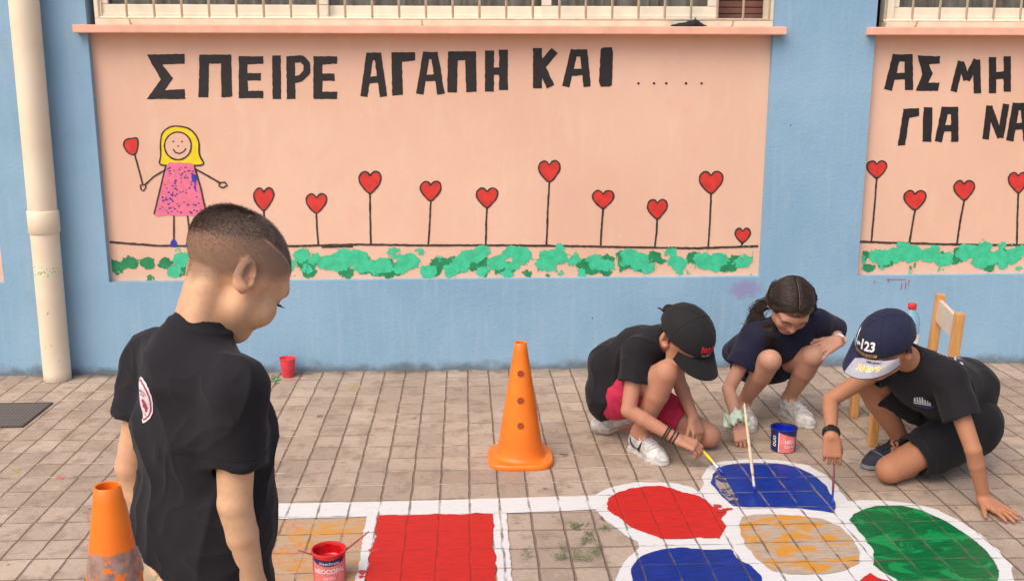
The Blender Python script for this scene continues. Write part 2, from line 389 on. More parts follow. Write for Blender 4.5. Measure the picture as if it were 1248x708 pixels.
def panel_mat():
    g = G('salmon_plaster')
    xyz = g.sep(g.pos())
    big = g.noise(g.pos(), 1.4, 4); st = g.noise(g.comb(g.math('MULTIPLY', xyz[0], 4), 0, xyz[2]), 3, 4)
    c = g.mix(g.step(big, .3, .7), (.73, .45, .325), (.78, .505, .375))
    c = g.mix(g.math('MULTIPLY', g.step(st, .5, .75), .4), c, (.78, .57, .41))
    c = g.mix(g.math('MULTIPLY', g.step(g.noise(g.pos(), 5, 5, .7), .52, .72), .4), c, (.74, .42, .34))
    c = g.mix(g.math('MULTIPLY', g.step(g.noise(g.pos(), 60, 4), .66, .76), .35), c, (.86, .64, .5))
    g.pin('Base Color', c); g.pin('Roughness', .7); g.p.inputs['Specular IOR Level'].default_value = .3
    g.bump(g.math('ADD', g.noise(g.pos(), 90, 3), g.math('MULTIPLY', g.noise(g.pos(), 12, 3), .8)), .25, .004)
    return g.m
WALLM, PANM = wall_mat(), panel_mat()
SILLM = simple('salmon_sill', (.80, .42, .30), .65, .08, 12, .25, 90)
bld = empty('school_building', (0, YW, 0), 'blue school building front with painted salmon mural panels under barred windows', 'building')

REC = .035; YP = YW+REC
ZP0, ZP1 = .4515, 1.586         # recess bottom and top (panel underside of the sill)
openings = [(-5.0, -2.172), (-1.688, 1.425), (1.905, 4.9)]
mb = MB(); TH = .3
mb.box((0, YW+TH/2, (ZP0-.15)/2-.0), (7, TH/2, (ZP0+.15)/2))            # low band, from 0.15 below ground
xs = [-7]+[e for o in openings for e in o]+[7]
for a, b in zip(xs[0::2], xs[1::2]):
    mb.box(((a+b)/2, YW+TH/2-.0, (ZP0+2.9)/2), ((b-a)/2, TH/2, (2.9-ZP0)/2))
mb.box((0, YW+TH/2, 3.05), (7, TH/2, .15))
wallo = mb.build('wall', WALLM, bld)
panels = []
labs = ['salmon mural panel cut off by the left edge', 'salmon mural panel lettered over a painted girl and hearts', 'salmon mural panel lettered over hearts on the right']
for (a, b), lb in zip(openings, labs):
    p = MB().box(((a+b)/2, YP+.11, (ZP0+ZP1)/2+.001), ((b-a)/2+.002, .11, (ZP1-ZP0)/2+.003)).build('mural_panel', PANM, bld, label=lb)
    panels.append(p)
    MB().box(((a+b)/2, YW+.05, 1.6075), ((b-a)/2+.045, .105, .0175), bev=.004).build('window_sill', SILLM, bld)

# ---------------------------------------------------------------- mural paint
BLK = simple('black_mural_paint', (.014, .0095, .0095), .55, .3, 40)
OUTL = simple('brown_black_outline', (.05, .028, .024), .6, .3, 60)
HRED = simple('red_mural_paint', (.62, .035, .025), .5, .14, 30)
YELL = simple('yellow_mural_paint', (.80, .60, .01), .5, .08, 40)
PINK = simple('pink_mural_paint', (.75, .17, .27), .6, .1, 60)
PURP = simple('purple_mural_paint', (.10, .03, .28), .5, .1)
BLUM = simple('blue_mural_paint', (.025, .04, .38), .5, .1)
GRB = simple('mint_green_mural_paint', (.045, .52, .27), .6, .14, 70)
GRD = simple('dark_green_mural_paint', (.012, .22, .08), .6, .2, 70)
def pp(x, y, off): 
    p = at(x, y, YP); return Vector((p.x, YP-off, p.z))
PXM = (YP)/FPX*1.03                  # metres per photograph pixel on the wall
def ribbon(mb, pts, w, off, jit=.25, step=2.5, mi=0):
    """brush stroke through pixel points, w in pixels"""
    P = []
    for (x0, y0), (x1, y1) in zip(pts[:-1], pts[1:]):
        m = max(1, int(math.hypot(x1-x0, y1-y0)/step))
        P += [(x0+(x1-x0)*k/m, y0+(y1-y0)*k/m) for k in range(m)]
    P.append(pts[-1]); L = []; Rr = []
    for i, (x, y) in enumerate(P):
        a = P[max(i-1, 0)]; b = P[min(i+1, len(P)-1)]; dx, dy = b[0]-a[0], b[1]-a[1]; l = math.hypot(dx, dy) or 1
        nx, ny = -dy/l, dx/l; q = Vector((x*.22, y*.22, off*900))
        w1 = w/2*(1+jit*noise.noise(q)); w2 = w/2*(1+jit*noise.noise(q+Vector((5, 8, 3))))
        L.append(pp(x+nx*w1, y+ny*w1, off)); Rr.append(pp(x-nx*w2, y-ny*w2, off))
    n = len(P)
    mb.add(L+Rr, [[i, i+1, n+i+1, n+i] for i in range(n-1)], mi)
def blob(mb, pts, off, jit=.6, step=3, mi=0, closed_smooth=True):
    """filled outline through pixel points"""
    n = len(pts); Q = []
    if closed_smooth:
        for i in range(n):
            p0, p1, p2, p3 = [Vector((*pts[j % n], 0)) for j in (i-1, i, i+1, i+2)]
            for k in range(5):
                t = k/5; Q.append(.5*((2*p1)+(p2-p0)*t+(2*p0-5*p1+4*p2-p3)*t*t+(3*p1-p0-3*p2+p3)*t**3))
    else:
        for i in range(n):
            a, b = Vector((*pts[i], 0)), Vector((*pts[(i+1) % n], 0)); m = max(1, int((b-a).length/step))
            Q += [a.lerp(b, k/m) for k in range(m)]
    V = []
    for q in Q:
        s = Vector((q.x*.3, q.y*.3, off*700)); V.append(pp(q.x+jit*noise.noise(s), q.y+jit*noise.noise(s+Vector((3, 7, 9))), off))
    b = bmesh.new(); vs = [b.verts.new(v) for v in V]; es = [b.edges.new((vs[i], vs[(i+1) % len(vs)])) for i in range(len(vs))]
    bmesh.ops.triangle_fill(b, use_beauty=True, use_dissolve=False, edges=es)
    b.verts.index_update(); mb.add([v.co.copy() for v in b.verts], [[v.index for v in f.verts] for f in b.faces], mi); b.free()
    return [(q.x, q.y) for q in Q]

Z1 = .0012
def letters(panel, glyphs):
    for strokes in glyphs:
        mb = MB(); small = all(abs(p[0]-strokes[0][1][0][0]) < 4 for p in strokes[0][1])
        for i, (kind, pts, wd) in enumerate(strokes):
            if kind == 'p': blob(mb, pts, Z1+.0003*(i % 4), .2 if small else .7, closed_smooth=False)
            else: ribbon(mb, pts, wd, Z1+.0003*(i % 4), .14)
        mb.build('painted_dot' if small else 'painted_letter', BLK, panel)
def E_(x, y0, x1, y1, s=11):
    m = (y0+y1)/2-1
    return [('p', [(x, y0), (x1, y0), (x1, y0+9), (x+s, y0+10), (x+s, m-4), (x1-3, m-4), (x1-3, m+5), (x+s, m+5), (x+s, y1-9), (x1, y1-9), (x1, y1), (x, y1)], 0)]
def PI_(x, y0, x1, y1, s=11):
    return [('p', [(x, y0), (x1, y0), (x1+1, y1-1), (x1-s, y1), (x1-s-1, y0+11), (x+s, y0+11), (x+s-1, y1), (x-1, y1)], 0)]
def A_(x0, x1, y0, y1, s=9, tw=18, sk=0):
    xm = (x0+x1)/2+sk
    return [('r', [(x0+s/2, y1), (xm-tw/2+s/2, y0)], s), ('r', [(xm-tw/2, y0+4), (xm+tw/2, y0+4)], 9), ('r', [(xm+tw/2-s/2, y0), (x1-s/2, y1)], s),
            ('r', [(x0+6, y0+(y1-y0)*.62), (x1-6, y0+(y1-y0)*.60)], 8)]
def H_(x0, x1, y0, y1, s=10):
    return [('r', [(x0+s/2, y0), (x0+s/2, y1)], s), ('r', [(x1-s/2, y0-1), (x1-s/2, y1-2)], s), ('r', [(x0+3, (y0+y1)/2+1), (x1-3, (y0+y1)/2-1)], 9)]
S1 = [[('p', [(179, 67), (225, 66), (225, 78), (198, 79), (211, 96), (201, 110), (225, 109), (226, 121), (179, 121), (196, 97)], 0)],
      PI_(243, 67, 282, 119, 12), E_(291, 69, 321, 120), [('r', [(337, 68), (337.5, 121)], 10.5)],
      [('r', [(354, 69), (355, 121)], 10.5), ('r', [(352, 73), (368, 72), (374, 78), (374, 88), (366, 96), (356, 98)], 8.5)], E_(382, 69, 411, 121),
      A_(439, 472, 65, 118), [('p', [(477, 64), (506, 64), (506, 74), (490, 76), (491, 116), (478, 117)], 0)], A_(507, 542, 64, 115), PI_(546, 63, 580, 113, 12), H_(591, 619, 62, 112, 11),
      [('r', [(655, 59), (655, 108)], 11), ('r', [(676, 62), (658, 83)], 10), ('r', [(659, 80), (671, 106)], 10)],
      A_(685, 720, 61, 106, 9, 20, 3), [('p', [(732, 60), (736, 58), (746, 58), (747, 64), (746, 104), (743, 106), (732, 106), (730, 100)], 0)]]
for x in (778, 797, 812, 836, 855): S1.append([('p', [(x-1.4, 101), (x, 100.4), (x+1.4, 101), (x+1.3, 103), (x, 103.6), (x-1.4, 103)], 0)])
letters(panels[1], S1)
S2 = [A_(1077, 1113, 67, 110, 10, 24, 5), [('p', [(1118, 68), (1146, 69), (1145, 78), (1132, 79), (1137, 90), (1131, 101), (1145, 101), (1143, 111), (1116, 111), (1124, 91)], 0)],
      [('r', [(1162, 112), (1171, 75)], 8), ('r', [(1171, 76), (1178, 98)], 8), ('r', [(1178, 98), (1190, 73)], 8), ('r', [(1190, 73), (1191, 114)], 9)], H_(1205, 1232, 70, 114, 9),
      [('p', [(1101, 133), (1120, 132), (1120, 142), (1108, 144), (1103, 177), (1094, 178)], 0)], [('r', [(1131, 131), (1129.5, 173)], 11)], A_(1139, 1168, 131, 173, 9, 20, 4),
      [('r', [(1201, 170), (1206, 129)], 8), ('r', [(1205, 130), (1219, 168)], 8), ('r', [(1219, 168), (1226, 127)], 8)], A_(1226, 1256, 126, 172, 9, 18, 2)]
letters(panels[2], S2)

def heart_flower(panel, cx, top, wd, ht, sx, base, lean=0, label=None):
    """outlined heart on a thin stem, all in photograph pixels"""
    mb = MB(); h = wd/2
    prof = [(0, .16), (-.22, .02), (-.52, -.02), (-.86, .1), (-1.0, .32), (-.86, .56), (-.5, .8), (0, 1.0), (.46, .8), (.84, .54), (1.0, .3), (.9, .08), (.56, -.03), (.22, .03)]
    pts = [(cx+a*h*.92+lean*(b-.5), top+b*ht) for a, b in prof]
    Q = blob(mb, pts, Z1, .5)
    ribbon(mb, Q+[Q[0]], 2.1, Z1+.0004, .5, mi=1)
    if base: ribbon(mb, [(cx+lean*.4, top+ht), ((cx+sx)/2+random.uniform(-.6, .6), (top+ht+base)/2), (sx, base)], 2.3, Z1+.0004, .4, mi=1)
    return mb.build('painted_heart', [HRED, OUTL], panel)
for a in [(321.5, 230, 26, 27, 324, 298), (385.5, 237, 27, 23, 388, 298), (451, 210, 29, 26, 452, 297), (525, 222, 27, 23, 522, 299), (593.5, 230, 28, 23, 592, 299), (669.5, 197, 28, 25, 666, 298),
          (735, 233, 28, 21, 732, 300), (801, 244, 26, 23, 798, 301), (866.5, 210, 31, 26, 863, 302), (905, 279, 20, 17, 904, 300)]:
    heart_flower(panels[1], *a)
for a in [(1068.5, 197, 26, 20, 1062, 294), (1115, 233, 29, 23, 1108, 297), (1175, 221, 27, 23, 1166, 297), (1241, 211, 26, 24, 1239, 299)]:
    heart_flower(panels[2], *a)
for pan, pts in ((panels[1], [(134, 295), (160, 297), (190, 299.5), (240, 300), (300, 300), (360, 300), (430, 298), (520, 299), (620, 299), (700, 300), (780, 301.5), (850, 302.5), (924, 300)]),
                 (panels[2], [(1048, 294.5), (1090, 296), (1150, 297.5), (1200, 298.5), (1300, 299)])):
    mb = MB(); ribbon(mb, pts, 2.6, Z1+.0008, .5)
    if pan is panels[1]: ribbon(mb, [(392, 300), (430, 299)], 4.5, Z1+.0011, .5)
    mb.build('painted_ground_line', OUTL, pan)
def sponge_mat(name, col, col2, thr, zc, hw, seed, left=None):
    """sponged paint: ragged, holed coverage; bare plaster shows through where no paint was pressed"""
    g = G(name); xyz = g.sep(g.pos())
    v = g.comb(g.math('ADD', xyz[0], seed), seed, xyz[2])
    cl = g.noise(g.comb(xyz[0], seed, g.math('MULTIPLY', xyz[2], 1.3)), 11, 2, .5); fi = g.noise(v, 60, 4, .65); md = g.noise(v, 26, 3, .6)
    t = g.math('DIVIDE', g.math('SUBTRACT', xyz[2], zc), hw); band = g.math('SUBTRACT', 1, g.math('MULTIPLY', t, t))
    val = g.math('ADD', g.math('ADD', g.math('MULTIPLY', g.math('SUBTRACT', cl, .5), 1.6), g.math('MULTIPLY', g.math('SUBTRACT', md, .5), 1.6)), g.math('MULTIPLY', g.math('SUBTRACT', fi, .5), 1.9))
    vr = g.voro(g.comb(g.math('ADD', xyz[0], seed), 0, g.math('MULTIPLY', xyz[2], 1.15)), 12.5)
    val = g.math('ADD', val, g.math('MULTIPLY', g.math('SUBTRACT', .42, vr), 3.0))
    val = g.math('ADD', val, g.math('MULTIPLY', band, .75))
    if left: val = g.math('SUBTRACT', val, g.math('MULTIPLY', g.math('SUBTRACT', 1, g.step(xyz[0], left-.05, left+.05)), 1.3))
    k = g.step(val, thr, thr+.06)
    g.pin('Base Color', g.mix(g.step(md, .3, .7), col, col2)); g.pin('Roughness', .6)
    tr = g.t.nodes.new('ShaderNodeBsdfTransparent'); mx = g.t.nodes.new('ShaderNodeMixShader')
    g.set(mx.inputs[0], k); g.t.links.new(tr.outputs[0], mx.inputs[1]); g.t.links.new(g.p.outputs[0], mx.inputs[2]); g.t.links.new(mx.outputs[0], g.out.inputs[0])
    return g.m
def grass(pan, x0, x1, left=None):
    za, zb = at(500, 341, YP).z, at(500, 296, YP).z; zc = at(600, 319, YP).z
    if pan is panels[2]: zc += .006
    mb = MB()
    for i, off in enumerate((.0020, .0026)):
        mb.add([(x0, YP-off, za), (x1, YP-off, za), (x1, YP-off, zb), (x0, YP-off, zb)], [[0, 1, 2, 3]], i)
    return mb.build('painted_grass', [sponge_mat('dark_green_sponge', (.010, .19, .07), (.016, .27, .10), .22, zc-.016, .046, 3.7, None),
                                      sponge_mat('mint_green_sponge', (.035, .46, .235), (.06, .58, .32), -.05, zc+.003, .056, 0.0, left)], pan)
lx = at(205, 320, YP).x
g1 = grass(panels[1], at(136, 320, YP).x, at(917, 320, YP).x, lx); g2 = grass(panels[2], at(1050, 320, YP).x, 3.4)
# painted girl
mb = MB()
hair = blob(mb, [(213, 154), (200, 160), (196, 172), (196, 190), (195, 200), (206, 202), (220, 201), (236, 202), (248, 200), (243, 188), (242, 172), (232, 158)], Z1, .4)
ribbon(mb, hair+[hair[0]], 2.0, Z1+.0005, .4, mi=1)
face = [(217+16.3*math.cos(t*.3142), 178+16.8*math.sin(t*.3142)) for t in range(20)]
f2 = blob(mb, face, Z1+.0008, .3, mi=2); ribbon(mb, f2+[f2[0]], 1.9, Z1+.0012, .4, mi=1)
for x, y in ((211.5, 172.5), (222, 172.5), (217.5, 178)):
    blob(mb, [(x-1, y-.6), (x+1, y-.6), (x+.9, y+.9), (x-.9, y+.9)], Z1+.0012, .1, mi=1)
ribbon(mb, [(211, 182), (214, 186), (219, 187.5), (224, 185), (227, 181)], 1.8, Z1+.0012, .3, mi=1)
dress = blob(mb, [(204, 201), (214, 198.5), (228, 199), (236, 202), (244, 228), (252, 262), (230, 263), (205, 262.5), (188, 261), (196, 230)], Z1+.0006, .4, mi=3)
ribbon(mb, [(202, 203), (195, 232), (188, 261)], 2, Z1+.0014, .4, mi=1); ribbon(mb, [(237, 203), (245, 230), (252, 262)], 2, Z1+.0014, .4, mi=1)
for k in range(95):
    y = random.uniform(204, 260); f = (y-200)/62; x = random.uniform(204-13*f+2, 236+13*f-2); r = random.uniform(.6, 1.2)
    blob(mb, [(x-r, y-r*.7), (x+r, y-r*.7), (x+r, y+r*.7), (x-r, y+r*.7)], Z1+.0014+k*4e-6, .1, mi=4)
blob(mb, [(234, 213), (239, 213), (240, 219), (238.5, 222), (239, 231), (237, 231), (237, 221), (234, 219)], Z1+.002, .3, mi=5)
ribbon(mb, [(202, 207), (188, 215), (177, 225)], 2, Z1+.0014, .4, mi=1); ribbon(mb, [(238, 206), (256, 216), (268, 223)], 2.2, Z1+.0014, .4, mi=1)
ribbon(mb, [(177, 225), (171, 226), (172, 231), (175, 233), (178, 228), (177, 225)], 1.7, Z1+.0016, .3, mi=1)
ribbon(mb, [(268, 223), (274, 222), (277, 226), (272, 229), (267, 227), (268, 223)], 1.8, Z1+.0016, .3, mi=1)
ribbon(mb, [(212, 263), (212, 292)], 2, Z1+.0014, .4, mi=1); ribbon(mb, [(228.5, 263), (231, 282), (231, 294)], 2, Z1+.0014, .4, mi=1)
for x in (212, 231): blob(mb, [(x-4, 300), (x-3, 293.5), (x, 291.5), (x+3, 294), (x+4, 300)], Z1+.0022, .2, mi=5)
hb = blob(mb, [(160, 169), (167, 169), (168, 178), (165, 188), (157, 187), (151, 178), (153, 171)], Z1, .4, mi=6); ribbon(mb, hb+[hb[0]], 1.9, Z1+.0005, .4, mi=1)
ribbon(mb, [(164, 187), (169, 206), (174, 225)], 2, Z1+.0010, .4, mi=1)
mb.build('painted_girl', [YELL, OUTL, PANM, PINK, PURP, BLUM, HRED], panels[1], label='child-like painted girl in a pink dotted dress holding a red heart')
# red drips of paint under the second panel
mb = MB()
RDM = simple('dried_red_drip', (.4, .06, .12), .5)
for x, y0, y1 in ((1066, 342, 345), (1083, 340, 344), (1099, 345, 353), (1104, 344, 352), (1108, 341, 348)):
    a, b = at(x, y0, YW), at(x-1, y1, YW)
    mb.tube([Vector((a.x, YW-.001, a.z)), Vector((b.x, YW-.001, b.z))], .002, 6); mb.build('red_drip', RDM, bld); mb = MB()
a, b = at(1080, 340.5, YW), at(1104, 340.5, YW)
mb.tube([Vector((a.x, YW-.001, a.z)), Vector((b.x, YW-.001, b.z))], .0015, 6)
mb.build('red_drip', RDM, bld)

# ---------------------------------------------------------------- windows
ALU = simple('cream_aluminium', (.80, .73, .58), .42, .05, 15)
GRIL = simple('cream_grille_paint', (.80, .70, .52), .45, .08, 30)
def curtain_mat():
    g = G('curtain_cloth'); xyz = g.sep(g.pos())
    f = g.noise(g.comb(g.math('MULTIPLY', xyz[0], 8), 0, g.math('MULTIPLY', xyz[2], .5)), 2.4, 4)
    c = g.mix(g.step(f, .38, .66), (.36, .27, .235), (.72, .58, .52))
    c = g.mix(g.math('MULTIPLY', g.step(g.noise(g.pos(), 9, 3), .55, .7), .4), c, (.78, .72, .70))
    g.pin('Base Color', c); g.pin('Roughness', .9); return g.m
CURT = curtain_mat()
def glass_mat(name='window_glass', tint=(.93, .96, .95), rough=.03):
    g = G(name); t = g.t.nodes.new('ShaderNodeBsdfTransparent'); t.inputs[0].default_value = (*tint, 1)
    gl = g.t.nodes.new('ShaderNodeBsdfGlossy'); gl.inputs['Roughness'].default_value = rough
    fr = g.t.nodes.new('ShaderNodeFresnel'); fr.inputs[0].default_value = 1.45
    mx = g.t.nodes.new('ShaderNodeMixShader'); g.t.links.new(fr.outputs[0], mx.inputs[0])
    g.t.links.new(t.outputs[0], mx.inputs[1]); g.t.links.new(gl.outputs[0], mx.inputs[2]); g.t.links.new(mx.outputs[0], g.out.inputs[0])
    return g.m
GLASS = glass_mat()
DARKR = simple('dark_room', (.05, .035, .03), .9)
SHUT = simple('brown_shutter', (.17, .07, .05), .6, .15)
def window(x0, x1, sashes, dark=None, label=None):
    """x in metres on the wall; sashes = list of (xa, xb, depth)"""
    zb = 1.627
    YF = YW+.035
    fr = MB()
    fr.box(((x0+x1)/2, YF+.03, zb+.014), ((x1-x0)/2, .045, .014), bev=.003)
    for x in (x0+.016, x1-.016): fr.box((x, YF+.03, zb+.63), (.016, .045, .601), bev=.003)
    fr.box(((x0+x1)/2, YF+.03, zb+1.25), ((x1-x0)/2, .045, .022), bev=.003)
    win = fr.build('window', ALU, bld, label=label)
    for xa, xb, dp in sashes:
        s = MB(); y = YF+.012+dp
        s.box(((xa+xb)/2, y, zb+.060), ((xb-xa)/2, .014, .031), bev=.003)
        s.box(((xa+xb)/2, y-.016, zb+.043), ((xb-xa)/2-.004, .004, .008), bev=.002)
        for x in (xa+.022, xb-.022): s.box((x, y-.001, zb+.657), (.022, .0145, .565), bev=.003)
        s.build('sash_frame', ALU, win)
        MB().box(((xa+xb)/2, y+.004, zb+.655), ((xb-xa)/2-.04, .003, .567)).build('window_pane', GLASS, win)
        n = 90; V = []; F = []
        for i in range(n+1):
            x = xa+(xb-xa)*i/n; yy = YF+.10+.02*math.sin(i*.9+2*math.sin(i*.21))
            V += [(x, yy, zb), (x, yy, zb+1.25)]
        F = [[2*i, 2*i+2, 2*i+3, 2*i+1] for i in range(n)]
        link('curtain', mesh_from(V, F, True), CURT, win)
    if dark:
        s = MB()
        for k in range(13): s.box(((dark[0]+dark[1])/2, YF+.12, zb+.05+k*.03), ((dark[1]-dark[0])/2, .012, .0135), bev=.003)
        s.box(((dark[0]+dark[1])/2, YF+.12, zb+.83), ((dark[1]-dark[0])/2, .012, .38))
        s.build('shutter', SHUT, win)
    MB().box(((x0+x1)/2, YW+.27, zb+.6), ((x1-x0)/2+.1, .01, .7)).build('room_backdrop', DARKR, win)
    return win
def wx(x): return at(x, 20, YW+.05).x
window(wx(118), wx(942), [(wx(122), wx(401), .0), (wx(389), wx(672), .03), (wx(660), wx(873), .0)], (wx(874), wx(938)), 'long aluminium window with curtains and a dark shuttered gap at its right end')
window(wx(1078), wx(1078)+3.0, [(wx(1082), wx(1082)+1.0, .0), (wx(1082)+.96, wx(1082)+2.0, .03), (wx(1082)+1.96, wx(1082)+2.98, 0)], None, 'aluminium window with curtains at the right edge')
def grille(xa, xb, bars, feet, label):
    mb = MB(); y = YW-.025
    z0 = at(500, 23, y).z
    mb.tube([(xa, y, z0), (xb, y, z0)], .0062, 8); mb.tube([(xa, y, z0+1.05), (xb, y, z0+1.05)], .0062, 8)
    for x in bars: mb.tube([(x, y-.001, z0), (x, y-.001, z0+1.05)], .0058, 8)
    for x in feet: mb.tube([(x, y, z0), (x, y+.02, z0-.02), (x, y+.06, z0-.046)], .005, 8)
    return mb.build('security_grille', GRIL, bld, sm=True, label=label)
gx = lambda x: at(x, 15, YW-.025).x
nb = [gx(121)+ (gx(937.5)-gx(121))*k/25 for k in range(26)]
grille(gx(120), gx(938), nb, [gx(156), gx(514), gx(895)], 'cream bars across the long window')
nb2 = [gx(1079)+.1275*k for k in range(24)]
grille(nb2[0]-.005, nb2[-1]+.005, nb2, [gx(1120), gx(1120)+1.4], 'cream bars across the right window')

# ---------------------------------------------------------------- rain pipe
def pipe_mat():
    g = G('cream_pvc'); xyz = g.sep(g.pos())
    c = g.mix(g.step(g.noise(g.pos(), 5, 4), .3, .7), (.76, .62, .45), (.82, .70, .53))
    sp = g.math('MULTIPLY', g.step(g.noise(g.pos(), 48, 3), .68, .72), g.math('SUBTRACT', 1, g.step(xyz[2], .2, .55)))
    c = g.mix(sp, c, (.08, .06, .05))
    c = g.mix(g.math('MULTIPLY', g.math('SUBTRACT', 1, g.step(xyz[2], 0, .05)), .6), c, (.35, .26, .2))
    dz = g.math('ABSOLUTE', g.math('SUBTRACT', xyz[2], .53))
    c = g.mix(g.math('MULTIPLY', g.math('SUBTRACT', 1, g.step(dz, .01, .04)), g.step(g.noise(g.pos(), 90, 3), .55, .62)), c, (.25, .42, .12))
    g.pin('Base Color', c); g.pin('Roughness', .45); return g.m
yp_ = YW-.075
a = at(70.5, 462, yp_-.0); b = at(29, 0, yp_)
a = Vector((a.x, yp_, 0)); bt = Vector((b.x, yp_, 1.78)); d = (bt-a)/(bt.z)
rp = .0625
pipe = empty('drain_pipe', a, 'cream plastic drain pipe running down the blue wall to the pavement', 'drain pipe')
PV = pipe_mat()
MB().tube([a+d*.002, a+d*.66, a+d*.69, a+d*2.9], [rp*.985, rp*.985, rp, rp], 36).build('pipe', PV, pipe, angle=40)
zc = at(50, 285, yp_-.05).z; zt = at(49, 259, yp_-.05).z
MB().tube([a+d*(zc-.004), a+d*zc, a+d*zt, a+d*(zt+.004)], [rp*1.03, rp*1.09, rp*1.09, rp*1.03], 36).build('pipe_collar', PV, pipe, angle=50)
MB().box((a.x, YW-.012, 2.2), (.085, .012, .012), bev=.003).build('bracket', ALU, pipe)
# rag on the sill
g = G('black_cloth'); g.pin('Base Color', (.015, .013, .014)); g.pin('Roughness', .9); BLC = g.m
V = []; F = []; NX, NY = 22, 10
p0 = at(820, 37, YW-.03); p1 = at(860, 37, YW-.03)
for j in range(NY+1):
    for i in range(NX+1):
        s, t = i/NX, j/NY
        h = .034*max(0, math.exp(-((s-.68)/.2)**2)*1.0+.35*math.exp(-((s-.3)/.3)**2))*math.sin(math.pi*t)**.6*(1+.5*noise.noise(Vector((s*7, t*5, 1))))
        V.append((p0.x+(p1.x-p0.x)*s, YW-.045+.07*t+.006*noise.noise(Vector((s*9, t*3, 5))), 1.6255+.001+h))
for j in range(NY):
    for i in range(NX):
        k = j*(NX+1)+i; F.append([k, k+1, k+NX+2, k+NX+1])
me = mesh_from(V, F, True); o = link('cloth', me, BLC); m = o.modifiers.new('s', 'SOLIDIFY'); m.thickness = .003; m.offset = 1
tag(o, 'crumpled black rag lying on the salmon window sill', 'rag')
# ---------------------------------------------------------------- floor grate
def grate():
    c = [flo(-30, 493), flo(63, 493), flo(29, 522.5), flo(-60, 522.5)]
    g = G('grey_grate_mesh'); xyz = g.sep(g.pos())
    w1 = g.math('SINE', g.math('MULTIPLY', xyz[0], 420)); w2 = g.math('SINE', g.math('MULTIPLY', xyz[1], 330))
    k = g.math('MULTIPLY', g.step(w1, -.2, .6), g.step(w2, -.2, .6))
    nn = g.noise(g.pos(), 18, 4)
    c_ = g.mix(k, (.085, .072, .066), g.mix(g.step(nn, .3, .7), (.17, .145, .135), (.24, .21, .19)))
    g.pin('Base Color', c_); g.pin('Roughness', .8); g.bump(k, .6, .003)
    gm = g.m
    x1 = c[1].x; x0 = x1-.62; y0 = c[3].y; y1 = c[0].y
    t = empty('floor_mat', ((x0+x1)/2, (y0+y1)/2, 0), 'dark grey ribbed mat set flat into the tiles beside the pipe', 'mat')
    MB().box(((x0+x1)/2, (y0+y1)/2, .003), ((x1-x0)/2-.008, (y1-y0)/2-.008, .0028)).build('mesh_surface', gm, t)
    f = MB()
    for yy in (y0+.004, y1-.004): f.box(((x0+x1)/2, yy, .0035), ((x1-x0)/2, .004, .0034))
    for xx in (x0+.004, x1-.004): f.box((xx, (y0+y1)/2, .0035), (.004, (y1-y0)/2-.0085, .0034))
    f.build('rim', simple('dark_rim', (.06, .05, .045), .7), t)
grate()
# ================================================================== CONES, POTS, CUP, CHAIR, BOTTLE
def orange_mat(name, dirty=False):
    g = G(name); xyz = g.sep(g.pos())
    c = g.mix(g.step(g.noise(g.pos(), 9, 4), .3, .7), (.80, .165, .008), (.86, .20, .012))
    c = g.mix(g.math('MULTIPLY', g.step(g.noise(g.pos(), 60, 4), .62, .75), .25), c, (.55, .12, .02))
    if dirty:
        n = g.noise(g.pos(), 26, 4, .62, .4); z = g.math('SUBTRACT', 1, g.step(g.math('ADD', xyz[2], g.rng(g.noise(g.pos(), 30, 2), 0, 1, -.02, .02)), .325, .34))
        k = g.math('MULTIPLY', z, g.step(n, .40, .46))
        c = g.mix(k, c, g.mix(g.step(g.noise(g.pos(), 50, 3), .3, .7), (.17, .135, .12), (.30, .25, .225)))
        c = g.mix(g.math('MULTIPLY', z, .12), c, (.65, .09, .02))
    else:
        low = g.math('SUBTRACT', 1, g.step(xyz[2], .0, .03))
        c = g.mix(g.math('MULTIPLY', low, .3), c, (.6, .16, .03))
    g.pin('Base Color', c); g.pin('Roughness', .42)
    g.p.inputs['Subsurface Weight'].default_value = .0
    return g.m
